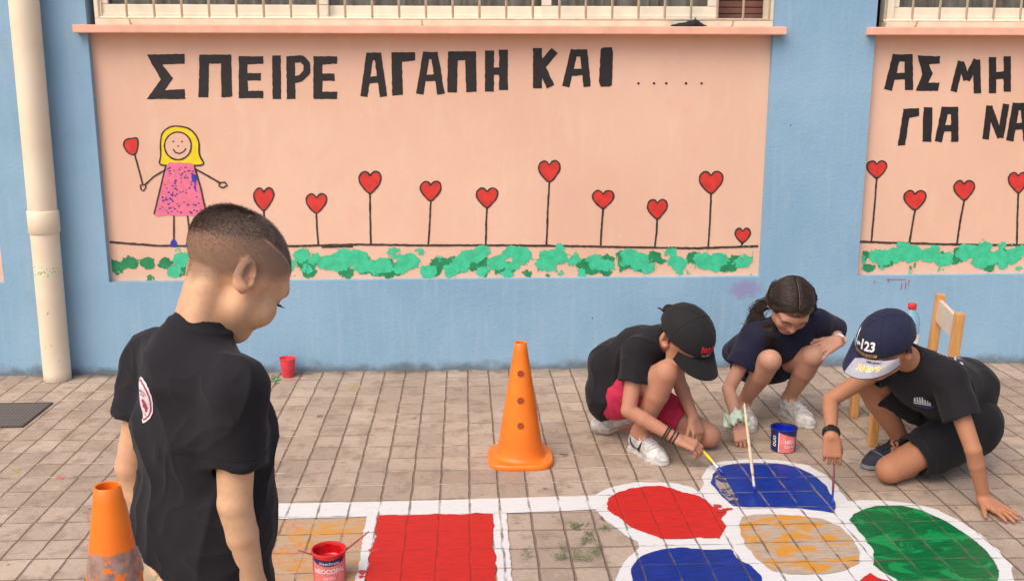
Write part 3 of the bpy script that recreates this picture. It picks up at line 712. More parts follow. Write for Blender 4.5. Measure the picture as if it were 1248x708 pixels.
def cone(base, ht, rb, rt, bw, label, mat, holes=True, sag=0, az=0):
    t = empty('traffic_cone', base, label, 'traffic cone', 'orange traffic cones')
    b = Vector(base)
    prof = [(rb+.016, .018), (rb+.006, .022), (rb, .034)]
    for k in range(1, 15): prof.append((rb+(rt-rb)*k/14, .034+(ht-.034)*k/14))
    prof += [(rt-.002, ht+.002), (rt-.005, ht), (rt-.006, ht-.02), (rb-.006, .04)]
    MB().lathe(b, prof, 48).build('cone_body', mat, t, angle=50)
    # rounded square base plate
    V = []; n = 64
    for z, s in ((0.0, .985), (.008, 1.0), (.016, .985), (.020, .955)):
        for k in range(n):
            th = 2*math.pi*k/n; cs, sn = math.cos(th), math.sin(th); e = 3.6
            rr = bw/2*s/((abs(cs)**e+abs(sn)**e)**(1/e))*.985
            x, y = rr*cs, rr*sn; ca, sa = math.cos(az), math.sin(az)
            V.append(b+Vector((x*ca-y*sa, x*sa+y*ca, z)))
    F = []
    for r in range(3):
        for k in range(n): F.append([r*n+k, r*n+(k+1) % n, (r+1)*n+(k+1) % n, (r+1)*n+k])
    F += [list(range(n))[::-1], [3*n+k for k in range(n)]]
    MB().add(V, F).build('base', mat, t, angle=40)
    if holes:
        hm = simple('hole_shade_orange', (.30, .045, .008), .6, .1)  # raised discs, no openings; shade inside the holes is put into this colour
        d0 = (CAM-b); a0 = math.atan2(d0.y, d0.x)+R(1)
        for z in (.155, .247, .345):
            r = rb+(rt-rb)*(z-.034)/(ht-.034); nrm = Vector((math.cos(a0), math.sin(a0), (rb-rt)/(ht-.034))).normalized()
            M = nrm.to_track_quat('Z', 'Y').to_matrix()
            MB().lathe(b+Vector((math.cos(a0)*r, math.sin(a0)*r, z))-nrm*.002, [(.0125, .0), (.0125, .0032), (.0105, .0036), (.0098, .0030), (0, .0030)], 20, M).build('hole', hm, t)
    return t
ORA = orange_mat('orange_plastic')
cb = flo(634, 559); cone((cb.x, cb.y, 0), .452, .086, .022, .25, 'clean tall orange cone with three dark discs for holes standing alone near the wall', ORA)
p = at(133, 592, 2.2); cone((p.x-.004, 2.2, 0), p.z-.0, .1, .030, .27, 'scuffed orange cone with grey dirt beside the standing boy', orange_mat('scuffed_orange_plastic', True), False)

def text_mesh(body, size, font_bold=0.0):
    cu = bpy.data.curves.new('t', 'FONT'); cu.body = body; cu.size = size; cu.align_x = 'CENTER'; cu.align_y = 'CENTER'; cu.offset = font_bold
    cu.resolution_u = 3
    o = bpy.data.objects.new('t', cu); COL.objects.link(o)
    dg = bpy.context.evaluated_depsgraph_get(); me = bpy.data.meshes.new_from_object(o.evaluated_get(dg))
    V = [v.co.copy() for v in me.vertices]; F = [list(f.vertices) for f in me.polygons]
    bpy.data.objects.remove(o); bpy.data.curves.remove(cu); bpy.data.meshes.remove(me)
    return V, F
def wrap(mb, V, F, c, rad, z, ang, slope=0, mi=0, off=.0006, sub=True):
    """wrap flat shapes (x across, y up) on a cylinder around c"""
    b = bmesh.new(); vs = [b.verts.new((v[0], v[1], 0)) for v in V]
    for f in F:
        try: b.faces.new([vs[i] for i in f])
        except ValueError: pass
    if sub:
        bmesh.ops.triangulate(b, faces=b.faces[:])
        bmesh.ops.subdivide_edges(b, edges=[e for e in b.edges if e.calc_length() > .006], cuts=3, use_grid_fill=True)
    b.verts.index_update(); out = []
    for v in b.verts:
        r = rad+slope*(v.co.y)+off; a = ang+v.co.x/rad
        out.append(Vector(c)+Vector((r*math.cos(a), r*math.sin(a), z+v.co.y)))
    mb.add(out, [[v.index for v in f.verts] for f in b.faces], mi); b.free()
def grid(x0, x1, y0f, y1f, nx=24, ny=4):
    V = []; F = []
    for j in range(ny+1):
        for i in range(nx+1):
            x = x0+(x1-x0)*i/nx; a, b = y0f(x), y1f(x); V.append((x, a+(b-a)*j/ny))
    for j in range(ny):
        for i in range(nx): k = j*(nx+1)+i; F.append([k, k+1, k+nx+2, k+nx+1])
    return V, F
WHT = simple('white_print', (.78, .77, .76), .5, .05)
NAVYL = simple('navy_label', (.012, .018, .11), .4, .1)
PINKL = simple('pink_label', (.74, .19, .19), .45, .15, 40)
def paint_pot(base, r, h, pot_col, paint_col, label, lid, faceang, left_navy):
    t = empty('paint_pot', base, label, 'paint pot', 'pots of paint on the pavement')
    b = Vector(base); pm = simple('pot_plastic', pot_col, .4, .1, 40); pa = simple('wet_paint', paint_col, .12, .15, 60)
    rt = r*1.06
    prof = [(0, .0), (r-.003, .0), (r, .003), (rt, h-.006), (rt+.0028, h-.005), (rt+.003, h), (rt-.001, h+.001), (rt-.003, h-.004), (r*.99, h*.45), (0, h*.45)]
    MB().lathe(b, prof, 48).build('pot', pm, t, angle=40)
    # wet paint: surface plus a smeared coat on the inside wall
    zz = h*.62
    V = []; F = []; n = 48
    for ri, (rr, z) in enumerate(((rt-.0045, h-.010), (r*1.02-.0035, zz+.006), (r*1.01-.006, zz), (r*.6, zz), (.002, zz))):
        for k in range(n):
            th = 2*math.pi*k/n
            dz = .012*noise.noise(Vector((math.cos(th)*2.5, math.sin(th)*2.5, b.x))) if ri == 0 else .0008*noise.noise(Vector((rr*math.cos(th)*80, rr*math.sin(th)*80, 2)))
            V.append(b+Vector((rr*math.cos(th), rr*math.sin(th), z+min(dz, .004))))
    for i in range(4):
        for k in range(n): F.append([i*n+k, i*n+(k+1) % n, (i+1)*n+(k+1) % n, (i+1)*n+k])
    MB().add(V, F).build('paint', pa, t, sm=True)
    sl = (rt-r)/h; mid = h*.5; rm = (r+rt)/2
    mb = MB()
    half = rm*1.15
    if not left_navy:
        V, F = grid(-half, half, lambda x: -h*.47, lambda x: h*.20+.1*h*(x/half)**2); wrap(mb, V, F, b, rm, mid, faceang, sl, 1, .0006, False)
        V, F = grid(-half*.98, half*.8, lambda x: h*.165+.14*h*(x/half)**2, lambda x: h*.36+.05*h*(x/half)**2); wrap(mb, V, F, b, rm, mid, faceang, sl, 0, .0010, False)
        V, F = text_mesh('Vivechrom', h*.145); V = [(v[0]*.95, v[1]+h*.255) for v in V]; wrap(mb, V, F, b, rm, mid, faceang, sl, 2, .0016)
        V, F = text_mesh('NEOCOPAL', h*.20, .0004); V = [(v[0]*.92, v[1]-h*.0) for v in V]; wrap(mb, V, F, b, rm, mid, faceang, sl, 2, .0016)
        V, F = text_mesh('SATIN', h*.12); V = [(v[0], v[1]-h*.22) for v in V]; wrap(mb, V, F, b, rm, mid, faceang, sl, 2, .0016)
    else:
        V, F = grid(-half, -half*.32, lambda x: -h*.46, lambda x: h*.38); wrap(mb, V, F, b, rm, mid, faceang, sl, 0, .0006, False)
        V, F = grid(-half*.28, half, lambda x: -h*.46, lambda x: h*.40-.18*h*((x+half*.28)/half)); wrap(mb, V, F, b, rm, mid, faceang, sl, 1, .0006, False)
        V, F = grid(-half*.33, -half*.28, lambda x: -h*.46, lambda x: h*.40, 2); wrap(mb, V, F, b, rm, mid, faceang, sl, 2, .0007, False)
        V, F = text_mesh('DUO', h*.26, .0005); V = [(-v[1]*.8-half*.62, v[0]*.8) for v in V]; wrap(mb, V, F, b, rm, mid, faceang, sl, 2, .0016)
        V, F = text_mesh('NEO', h*.22, .0004); V = [(v[0]*.8+half*.42, v[1]+h*.0) for v in V]; wrap(mb, V, F, b, rm, mid, faceang, sl, 2, .0016)
        V, F = text_mesh('COPAL', h*.17); V = [(v[0]*.8+half*.45, v[1]-h*.2) for v in V]; wrap(mb, V, F, b, rm, mid, faceang, sl, 2, .0016)
    mb.build('label', [NAVYL, PINKL, WHT], t)
    return t
rp_ = at(404, 668, 2.62)                      # centre of the red pot's rim
fa = math.atan2(-2.62, -rp_.x)
pr = flo(402, 706); RB = Vector((pr.x, pr.y, 0))
PR_R = .0445
paint_pot(RB, PR_R, .096, (.62, .03, .03), (.52, .006, .012), 'red paint pot with two brushes in it beside the red square', None, math.atan2(CAM.y-RB.y, CAM.x-RB.x), False)
pb = flo(957, 551); BBp = Vector((pb.x, pb.y+.03, 0))
paint_pot(BBp, .046, .092, (.015, .02, .12), (.004, .02, .42), 'blue paint pot with a pink label in front of the squatting girl', None, math.atan2(CAM.y-BBp.y, CAM.x-BBp.x), True)
# brushes
WOOD = simple('pale_wood_handle', (.66, .50, .33), .5, .12, 60)
def brush(name, tip, end, label, handle_mat, r=.004, bl=.03, fl=.03, bris=(.01, .03, .35), ferr=(.7, .7, .72), wide=1.0, hl=None):
    tip, end = Vector(tip), Vector(end); d = (end-tip).normalized(); L = (end-tip).length
    t = empty(name, tip, label, 'paintbrush', 'paintbrushes in use')
    M = d.to_track_quat('Z', 'Y').to_matrix()
    MB().tube([tip, tip+d*bl*.35, tip+d*bl*.8, tip+d*(bl+.002)], [r*.35, r*1.0*wide, r*1.15*wide, r*1.0*wide], 14, flat=1/wide**.5).build('bristles', simple('paint_soaked_bristles', bris, .35, .2, 90), t, sm=True)
    MB().tube([tip+d*bl, tip+d*(bl+.004), tip+d*(bl+fl)], [r*1.05*wide, r*1.1*wide, r*.95], 16, flat=1/wide**.3).build('ferrule', simple('ferrule_metal', ferr, .35, .1, 80, metal=.6), t, angle=40)
    ps = [0, .06, .3, .7, .96, 1.0]; rs = [.95, 1.15, 1.2, 1.0, .8, .3]
    a = tip+d*(bl+fl); b = end
    MB().tube([a.lerp(b, q) for q in ps], [r*s for s in rs], 14).build('handle', handle_mat, t, sm=True)
    return t
REDH = simple('red_wood_handle', (.33, .06, .05), .45, .2, 60)
e1 = atlen(450, 647, RB+Vector((-.005, -.01, .06)), .14, False)
brush('paint_brush', RB+Vector((-.005, -.005, .05)), at(450, 647, RB.y+.05), 'longer red-stained brush leaning right out of the red pot', REDH, .0026, .02, .018, (.4, .01, .01), (.4, .1, .1))
brush('paint_brush', RB+Vector((.01, .01, .052)), at(363, 670, RB.y-.0), 'short thin red-stained brush leaning left out of the red pot', REDH, .0022, .02, .018, (.4, .01, .01), (.4, .1, .1))
# red cup
cpos = flo(350.5, 460.5); CB = Vector((cpos.x, cpos.y+.02, 0))
t = empty('plastic_cup', CB, 'small red plastic cup standing against the blue wall', 'cup')
cm = simple('red_cup_plastic', (.74, .05, .075), .35, .08, 40)
hcup = at(350, 436, CB.y).z
MB().lathe(CB, [(0, .0), (.0265, .0), (.0275, .002), (.0375, hcup-.004), (.040, hcup-.003), (.040, hcup), (.0375, hcup+.001), (.036, hcup-.004), (.027, .02), (0, .02)], 40).build('cup_wall', cm, t, angle=40)
g = G('cup_residue'); n = g.noise(g.pos(), 70, 3); g.pin('Base Color', g.mix(g.step(n, .48, .55), (.5, .02, .05), (.8, .72, .72))); g.pin('Roughness', .3)
MB().disc(CB+Vector((0, 0, hcup-.028)), .0335, 32).build('paint_residue', g.m, t)
dabs('green_spill', [(334+random.gauss(0, 2.5), 463+random.gauss(0, 3), random.uniform(.004, .012)) for k in range(14)], simple('green_spill_paint', (.03, .2, .06), .5), .0012)

# ---------------------------------------------------------------- child's chair
BEECH = None
def wood_mat():
    g = G('varnished_beech'); xyz = g.sep(g.pos())
    n = g.noise(g.comb(g.math('MULTIPLY', xyz[0], 6), g.math('MULTIPLY', xyz[1], 6), g.math('MULTIPLY', xyz[2], .9)), 9, 4, .6, .5)
    c = g.mix(g.step(n, .3, .7), (.52, .25, .075), (.64, .34, .12)); g.pin('Base Color', c); g.pin('Roughness', .4); g.p.inputs['Coat Weight'].default_value = .2
    return g.m
BEECH = wood_mat(); LAM = simple('cream_laminate', (.66, .54, .42), .45, .06, 25)
F1 = flo(1041, 508); F2 = flo(1064, 543)          # the two front feet
ch = empty('chair', ((F1.x+F2.x)/2+.15, (F1.y+F2.y)/2, 0), 'small beech wood school chair with cream backrest behind the crouching boy', 'chair')
BK1 = at(1150, 405, 3.98); BK2 = at(1171, 420, 3.66)
def post(px, top_y, Y, zb=0.0, lean=.03):
    tp = at(px, top_y, Y); return Vector((tp.x-lean, Y, zb)), tp
p1b, p1t = post(1146.5, 358, 3.97); p2b, p2t = post(1170, 381, 3.66)
def slab_between(name, a, b, hx, hy, mat, bev=.006):
    d = (b-a); L = d.length; M = d.to_track_quat('Z', 'Y').to_matrix()
    return MB().box((a+b)/2, (hx, hy, L/2), M, bev).build(name, mat, ch)
for a, b in ((p1b, p1t), (p2b, p2t)): slab_between('back_leg', a, b, .017, .017, BEECH)
def seatz(): return .27
f1t = Vector((F1.x, F1.y, .262)); f2t = Vector((F2.x, F2.y, .262))
for a, b in ((Vector((F1.x-.004, F1.y, 0)), f1t), (Vector((F2.x-.004, F2.y, 0)), f2t)): slab_between('front_leg', a, b, .0165, .0165, BEECH)
# seat
q = [f1t, f2t, Vector((p2b.x+.02, p2b.y, .262)), Vector((p1b.x+.02, p1b.y, .262))]
cen = sum(q, Vector())/4
V = [cen+(v-cen)*1.02 for v in q]; V2 = [v+Vector((0, 0, .018)) for v in V]
b = MB().add(V+V2, [[0, 1, 2, 3], [4, 7, 6, 5], [0, 4, 5, 1], [1, 5, 6, 2], [2, 6, 7, 3], [3, 7, 4, 0]]); bmesh.ops.bevel(b.bm, geom=b.bm.edges[:], offset=.004, segments=2, affect='EDGES'); b.build('seat', BEECH, ch)
for a, c in ((q[0], q[3]), (q[1], q[2]), (q[3], q[2])):
    aa, cc = a-Vector((0, 0, .025)), c-Vector((0, 0, .025)); slab_between('rail', aa, cc, .008, .016, BEECH, .003)
# backrest board between the posts
u1 = p1b.lerp(p1t, .955); u0 = p1b.lerp(p1t, .78); w1 = p2b.lerp(p2t, .955); w0 = p2b.lerp(p2t, .78)
dx = Vector((.008, 0, 0))
V = [u0-dx, w0-dx, w1-dx, u1-dx, u0+dx, w0+dx, w1+dx, u1+dx]
b = MB().add(V, [[0, 1, 2, 3], [4, 7, 6, 5], [0, 4, 5, 1], [1, 5, 6, 2], [2, 6, 7, 3], [3, 7, 4, 0]]); b.build('backrest', LAM, ch)
# ---------------------------------------------------------------- bottle
bt = at(1112, 372, 3.86); BT = Vector((bt.x, 3.86, .2835))
t = empty('water_bottle', BT, 'clear bluish plastic water bottle with red cap standing on the chair seat', 'bottle')
Hb = bt.z-BT.z
g = G('bottle_plastic'); tr = g.t.nodes.new('ShaderNodeBsdfTransparent'); tr.inputs[0].default_value = (.72, .88, .95, 1)
g.pin('Base Color', (.35, .58, .68)); g.pin('Roughness', .08); mx = g.t.nodes.new('ShaderNodeMixShader'); mx.inputs[0].default_value = .4
g.t.links.new(tr.outputs[0], mx.inputs[1]); g.t.links.new(g.p.outputs[0], mx.inputs[2]); g.t.links.new(mx.outputs[0], g.out.inputs[0])
rb = .036
prof = [(0, .003), (rb*.8, 0), (rb, .008)]
for k in range(9): prof += [(rb, .02+k*(Hb-.1)/9), (rb*.965, .02+(k+.5)*(Hb-.1)/9)]
prof += [(rb, Hb-.078), (rb*.93, Hb-.055), (rb*.72, Hb-.035), (rb*.45, Hb-.02), (.0135, Hb-.012), (.0135, Hb-.004)]
MB().lathe(BT, prof, 32).build('bottle_body', g.m, t, sm=True)
MB().lathe(BT, [(.0155, Hb-.016), (.0168, Hb-.014), (.0168, Hb+.004), (.015, Hb+.008), (0, Hb+.009)], 28).build('cap', simple('red_cap', (.62, .03, .04), .35, .1), t, angle=40)
mbx = MB(); V, F = grid(-.035, .035, lambda x: -.02, lambda x: .02, 20); wrap(mbx, V, F, BT, rb, Hb*.38, -math.pi/2, 0, 0, .0008, False); mbx.build('label', WHT, t)
# ================================================================== PEOPLE: implicit-surface kit
def npv(v): return np.array((v[0], v[1], v[2]), dtype=np.float32)
class Field:
    """smooth union of tapered capsules, ellipsoids and boxes on a voxel grid, polygonised by surface nets"""
    def __init__(s, lo, hi, h):
        s.h = h; s.lo = npv(lo); s.n = np.ceil((npv(hi)-s.lo)/h).astype(int)+1
        s.d = np.full(s.n, .2, np.float32)
    def _win(s, lo, hi):
        a = np.maximum(0, np.floor((lo-s.lo)/s.h).astype(int)); b = np.minimum(s.n, np.ceil((hi-s.lo)/s.h).astype(int)+1)
        if np.any(b <= a): return None
        ax = [((np.arange(a[i], b[i])*s.h+s.lo[i]).astype(np.float32)) for i in range(3)]
        return (slice(a[0], b[0]), slice(a[1], b[1]), slice(a[2], b[2])), ax[0][:, None, None], ax[1][None, :, None], ax[2][None, None, :]
    def _put(s, sl, d, k, op):
        o = s.d[sl]
        if op == 'add':
            if k > 0:
                m = np.maximum(k-np.abs(o-d), 0)/k; s.d[sl] = np.minimum(o, d)-m*m*k*.25
            else: s.d[sl] = np.minimum(o, d)
        else:                              # subtract
            d = -d
            if k > 0:
                m = np.maximum(k-np.abs(o-d), 0)/k; s.d[sl] = np.maximum(o, d)+m*m*k*.25
            else: s.d[sl] = np.maximum(o, d)
    def cone(s, a, b, ra, rb, k=.01, side=None, q=1.0, q2=None, cuts=(), op='add'):
        a, b = npv(a), npv(b); R_ = max(ra, rb)*max(q, q2 or q, 1)+k+.012
        wv = s._win(np.minimum(a, b)-R_, np.maximum(a, b)+R_)
        if wv is None: return
        sl, X, Y, Z = wv; ba = b-a; L2 = max(float(ba@ba), 1e-12)
        px, py, pz = X-a[0], Y-a[1], Z-a[2]
        t = np.clip((px*ba[0]+py*ba[1]+pz*ba[2])/L2, 0, 1)
        wx_, wy, wz = px-t*ba[0], py-t*ba[1], pz-t*ba[2]
        if side is not None:
            sd_ = npv(side); ws = wx_*sd_[0]+wy*sd_[1]+wz*sd_[2]; qq = q if q2 is None else (q+(q2-q)*t); f = ws*(1-1/qq)
            wx_, wy, wz = wx_-sd_[0]*f, wy-sd_[1]*f, wz-sd_[2]*f
        d = np.sqrt(wx_*wx_+wy*wy+wz*wz)-(ra+(rb-ra)*t)
        for cp, cn in cuts: d = np.maximum(d, (X-cp[0])*cn[0]+(Y-cp[1])*cn[1]+(Z-cp[2])*cn[2])
        s._put(sl, d.astype(np.float32), k, op)
    def ell(s, c, r, M=None, k=.01, op='add', cuts=()):
        c = npv(c); R_ = max(r)+k+.012; wv = s._win(c-R_, c+R_)
        if wv is None: return
        sl, X, Y, Z = wv; X0, Y0, Z0 = X-c[0], Y-c[1], Z-c[2]
        M = M or Matrix.Identity(3); ax = [npv(M.col[i]) for i in range(3)]
        u = [(X0*v[0]+Y0*v[1]+Z0*v[2]) for v in ax]
        k0 = np.sqrt(sum((u[i]/r[i])**2 for i in range(3))); k1 = np.sqrt(sum((u[i]/r[i]**2)**2 for i in range(3)))+1e-9
        d = k0*(k0-1)/k1
        d = np.where(k0 < .3, -min(r)*.8, d)
        for cp, cn in cuts: d = np.maximum(d, (X-cp[0])*cn[0]+(Y-cp[1])*cn[1]+(Z-cp[2])*cn[2])
        s._put(sl, d.astype(np.float32), k, op)
    def box(s, c, hf, M=None, rd=.005, k=.008, op='add'):
        c = npv(c); R_ = float(np.linalg.norm(hf))+k+.012; wv = s._win(c-R_, c+R_)
        if wv is None: return
        sl, X, Y, Z = wv; M = M or Matrix.Identity(3)
        q = []
        for i in range(3):
            v = npv(M.col[i]); q.append(np.abs((X-c[0])*v[0]+(Y-c[1])*v[1]+(Z-c[2])*v[2])-(hf[i]-rd))
        d = np.sqrt(sum(np.maximum(x, 0)**2 for x in q))+np.minimum(np.maximum(np.maximum(q[0], q[1]), q[2]), 0)-rd
        s._put(sl, d.astype(np.float32), k, op)
    def cut(s, p, n):                      # remove the side n points to
        X = (np.arange(s.n[0])*s.h+s.lo[0])[:, None, None]; Y = (np.arange(s.n[1])*s.h+s.lo[1])[None, :, None]; Z = (np.arange(s.n[2])*s.h+s.lo[2])[None, None, :]
        s.d = np.maximum(s.d, ((X-p[0])*n[0]+(Y-p[1])*n[1]+(Z-p[2])*n[2]).astype(np.float32))
    def minus(s, o, off=0.0, k=0.0):       # carve another field (same grid) out of this one
        s.d = np.maximum(s.d, -(o.d-off))
    def mesh(s, relax=2):
        d = s.d; d[0], d[-1] = .05, .05; d[:, 0], d[:, -1] = .05, .05; d[:, :, 0], d[:, :, -1] = .05, .05
        ins = d < 0
        cnt = np.zeros(tuple(x-1 for x in d.shape), np.uint8)
        for i in (0, 1):
            for j in (0, 1):
                for k in (0, 1):
                    cnt += ins[i:d.shape[0]-1+i, j:d.shape[1]-1+j, k:d.shape[2]-1+k]
        act = (cnt > 0) & (cnt < 8)
        I, J, K = np.nonzero(act); n = len(I)
        idx = np.full(act.shape, -1, np.int32); idx[I, J, K] = np.arange(n)
        acc = np.zeros((n, 3)); num = np.zeros(n)
        cor = [(i, j, k) for i in (0, 1) for j in (0, 1) for k in (0, 1)]
        val = {c: d[I+c[0], J+c[1], K+c[2]] for c in cor}
        for c in cor:
            for ax in range(3):
                if c[ax] == 0:
                    e = list(c); e[ax] = 1; e = tuple(e); a, b = val[c], val[e]
                    m = (a < 0) != (b < 0); t = np.where(m, a/np.where(m, a-b, 1), 0)
                    p = np.array(c, float)[None, :].repeat(n, 0); p[:, ax] = t
                    acc[m] += p[m]; num[m] += 1
        V = (np.stack([I, J, K], 1)+acc/num[:, None])*s.h+s.lo
        F = []
        for ax in range(3):
            sl0 = [slice(None)]*3; sl1 = [slice(None)]*3; sl0[ax] = slice(0, -1); sl1[ax] = slice(1, None)
            a, b = ins[tuple(sl0)], ins[tuple(sl1)]
            cr = np.argwhere(a != b); u, v = (ax+1) % 3, (ax+2) % 3
            ok = (cr[:, u] > 0) & (cr[:, v] > 0) & (cr[:, u] < d.shape[u]-1) & (cr[:, v] < d.shape[v]-1); cr = cr[ok]
            q = []
            for du, dv in ((-1, -1), (0, -1), (0, 0), (-1, 0)):
                c = cr.copy(); c[:, u] += du; c[:, v] += dv; q.append(idx[c[:, 0], c[:, 1], c[:, 2]])
            q = np.stack(q, 1); fl = a[cr[:, 0], cr[:, 1], cr[:, 2]]
            q[~fl] = q[~fl][:, ::-1]; F.append(q)
        F = np.concatenate(F)
        # taubin relaxation
        E = np.unique(np.sort(np.concatenate([F[:, [0, 1]], F[:, [1, 2]], F[:, [2, 3]], F[:, [3, 0]]]), 1), axis=0)
        deg = np.bincount(E.ravel(), minlength=n).astype(float)[:, None]
        for it in range(relax):
            for lam in (.5, -.52):
                sm = np.zeros_like(V)
                for ax in range(3):
                    sm[:, ax] = np.bincount(E[:, 0], V[E[:, 1], ax], n)+np.bincount(E[:, 1], V[E[:, 0], ax], n)
                V = V+lam*(sm/np.maximum(deg, 1)-V)
        return V, F
def np_mesh(name, V, F):
    me = bpy.data.meshes.new(name); me.vertices.add(len(V)); me.vertices.foreach_set('co', V.astype(np.float32).ravel())
    me.loops.add(F.size); me.loops.foreach_set('vertex_index', F.astype(np.int32).ravel())
    me.polygons.add(len(F)); me.polygons.foreach_set('loop_start', np.arange(len(F), dtype=np.int32)*F.shape[1])
    me.polygons.foreach_set('loop_total', np.full(len(F), F.shape[1], np.int32)); me.update(calc_edges=True); me.validate(); smooth(me)
    return me
def normals(me):
    N = np.zeros(len(me.vertices)*3, np.float32); me.vertex_normals.foreach_get('vector', N); return N.reshape(-1, 3)
def wrinkle(me, amp, scale, aniso=None, seed=0, amp2=0.0, mask=None):
    """cloth folds: ridged noise along the normal"""
    V = np.zeros(len(me.vertices)*3, np.float32); me.vertices.foreach_get('co', V); V = V.reshape(-1, 3); N = normals(me)
    A = aniso if aniso is not None else Matrix.Identity(3)
    out = np.zeros(len(V))
    for i, v in enumerate(V):
        p = A @ Vector(v.tolist()); p = p*scale+Vector((seed*1.7, seed*.3, seed))
        w_ = noise.noise(p*.5)*.9
        a = 1-abs(noise.noise(p+Vector((w_, w_*.7, -w_))))*2.2
        out[i] = amp*(a*a if a > 0 else 0)+amp2*noise.noise(p*2.1)
    if mask is not None: out *= mask(V)
    V2 = V+N*out[:, None]; me.vertices.foreach_set('co', V2.ravel().astype(np.float32)); me.update()
def vcol(me, fn):
    """real skin colouring (lips, brows, hair stubble): fn(V)->Nx3"""
    V = np.zeros(len(me.vertices)*3, np.float32); me.vertices.foreach_get('co', V); C = fn(V.reshape(-1, 3))
    at_ = me.color_attributes.new('col', 'FLOAT_COLOR', 'POINT'); at_.data.foreach_set('color', np.concatenate([C, np.ones((len(C), 1))], 1).ravel().astype(np.float32))
def skin_mat(name):
    g = G(name); c = g.attr('col')
    n = g.noise(g.pos(), 14, 4, .6); f = g.noise(g.pos(), 90, 3)
    c = g.mix(g.math('MULTIPLY', g.step(n, .35, .7), .24), c, (.46, .18, .115))
    c = g.mix(g.math('MULTIPLY', g.step(f, .4, .75), .14), c, (.26, .13, .085))
    g.pin('Base Color', c); g.pin('Roughness', g.rng(f, 0, 1, .48, .68)); g.p.inputs['Specular IOR Level'].default_value = .28
    g.p.inputs['Subsurface Weight'].default_value = .12; g.p.inputs['Subsurface Radius'].default_value = (.012, .005, .003)
    g.p.inputs['Subsurface Scale'].default_value = .5
    g.bump(g.noise(g.pos(), 420, 3), .08, .001)
    return g.m
def cloth_mat(name, col, rough=.85, weave=900, sheen=.06, var=.25, fuzz=None):
    g = G(name); n = g.noise(g.pos(), 6, 4); f = g.noise(g.pos(), 160, 3)
    c = g.mix(g.step(n, .3, .7), tuple(x*(1-var*.5) for x in col), tuple(x*(1+var*.5) for x in col))
    c = g.mix(g.math('MULTIPLY', g.step(f, .5, .8), .3), c, tuple(min(1, x*1.5+.004) for x in col))
    g.pin('Base Color', c); g.pin('Roughness', rough); g.p.inputs['Specular IOR Level'].default_value = .2
    g.p.inputs['Sheen Weight'].default_value = sheen; g.p.inputs['Sheen Roughness'].default_value = .5
    g.bump(g.noise(g.pos(), weave, 2), .12, .001)
    return g.m
SKIN = skin_mat('skin')
SK_A = (.66, .395, .235); SK_B = (.44, .215, .135); SK_C = (.50, .265, .18); SK_D = (.41, .185, .10)
BLACKT = cloth_mat('black_cotton', (.0125, .011, .0140))
BLACKT2 = cloth_mat('washed_black_cotton', (.011, .010, .012))
NAVYT = cloth_mat('navy_cotton', (.012, .013, .032))
REDS = cloth_mat('red_sport_fabric', (.46, .022, .065), .75)
BLKS = cloth_mat('black_shorts_fabric', (.0115, .0105, .012))
KHAKI = cloth_mat('khaki_fabric', (.38, .30, .19))
CAPB = cloth_mat('black_cap_twill', (.014, .013, .014), .8, 1200)
CAPN = cloth_mat('navy_cap_twill', (.014, .016, .042), .8, 1200)
SHOEW = simple('white_shoe_leather', (.50, .485, .47), .55, .3, 38, .4, 60)
SOLEW = simple('dirty_white_sole', (.44, .40, .37), .65, .3, 60)
SHOEN = simple('dark_navy_shoe_mesh', (.02, .026, .042), .75, .3, 80)
LACE = simple('white_lace', (.62, .61, .6), .8, .1)
SOCK = cloth_mat('white_sock', (.6, .58, .56))
STRAPB = simple('black_strap', (.012, .012, .013), .5, .2)

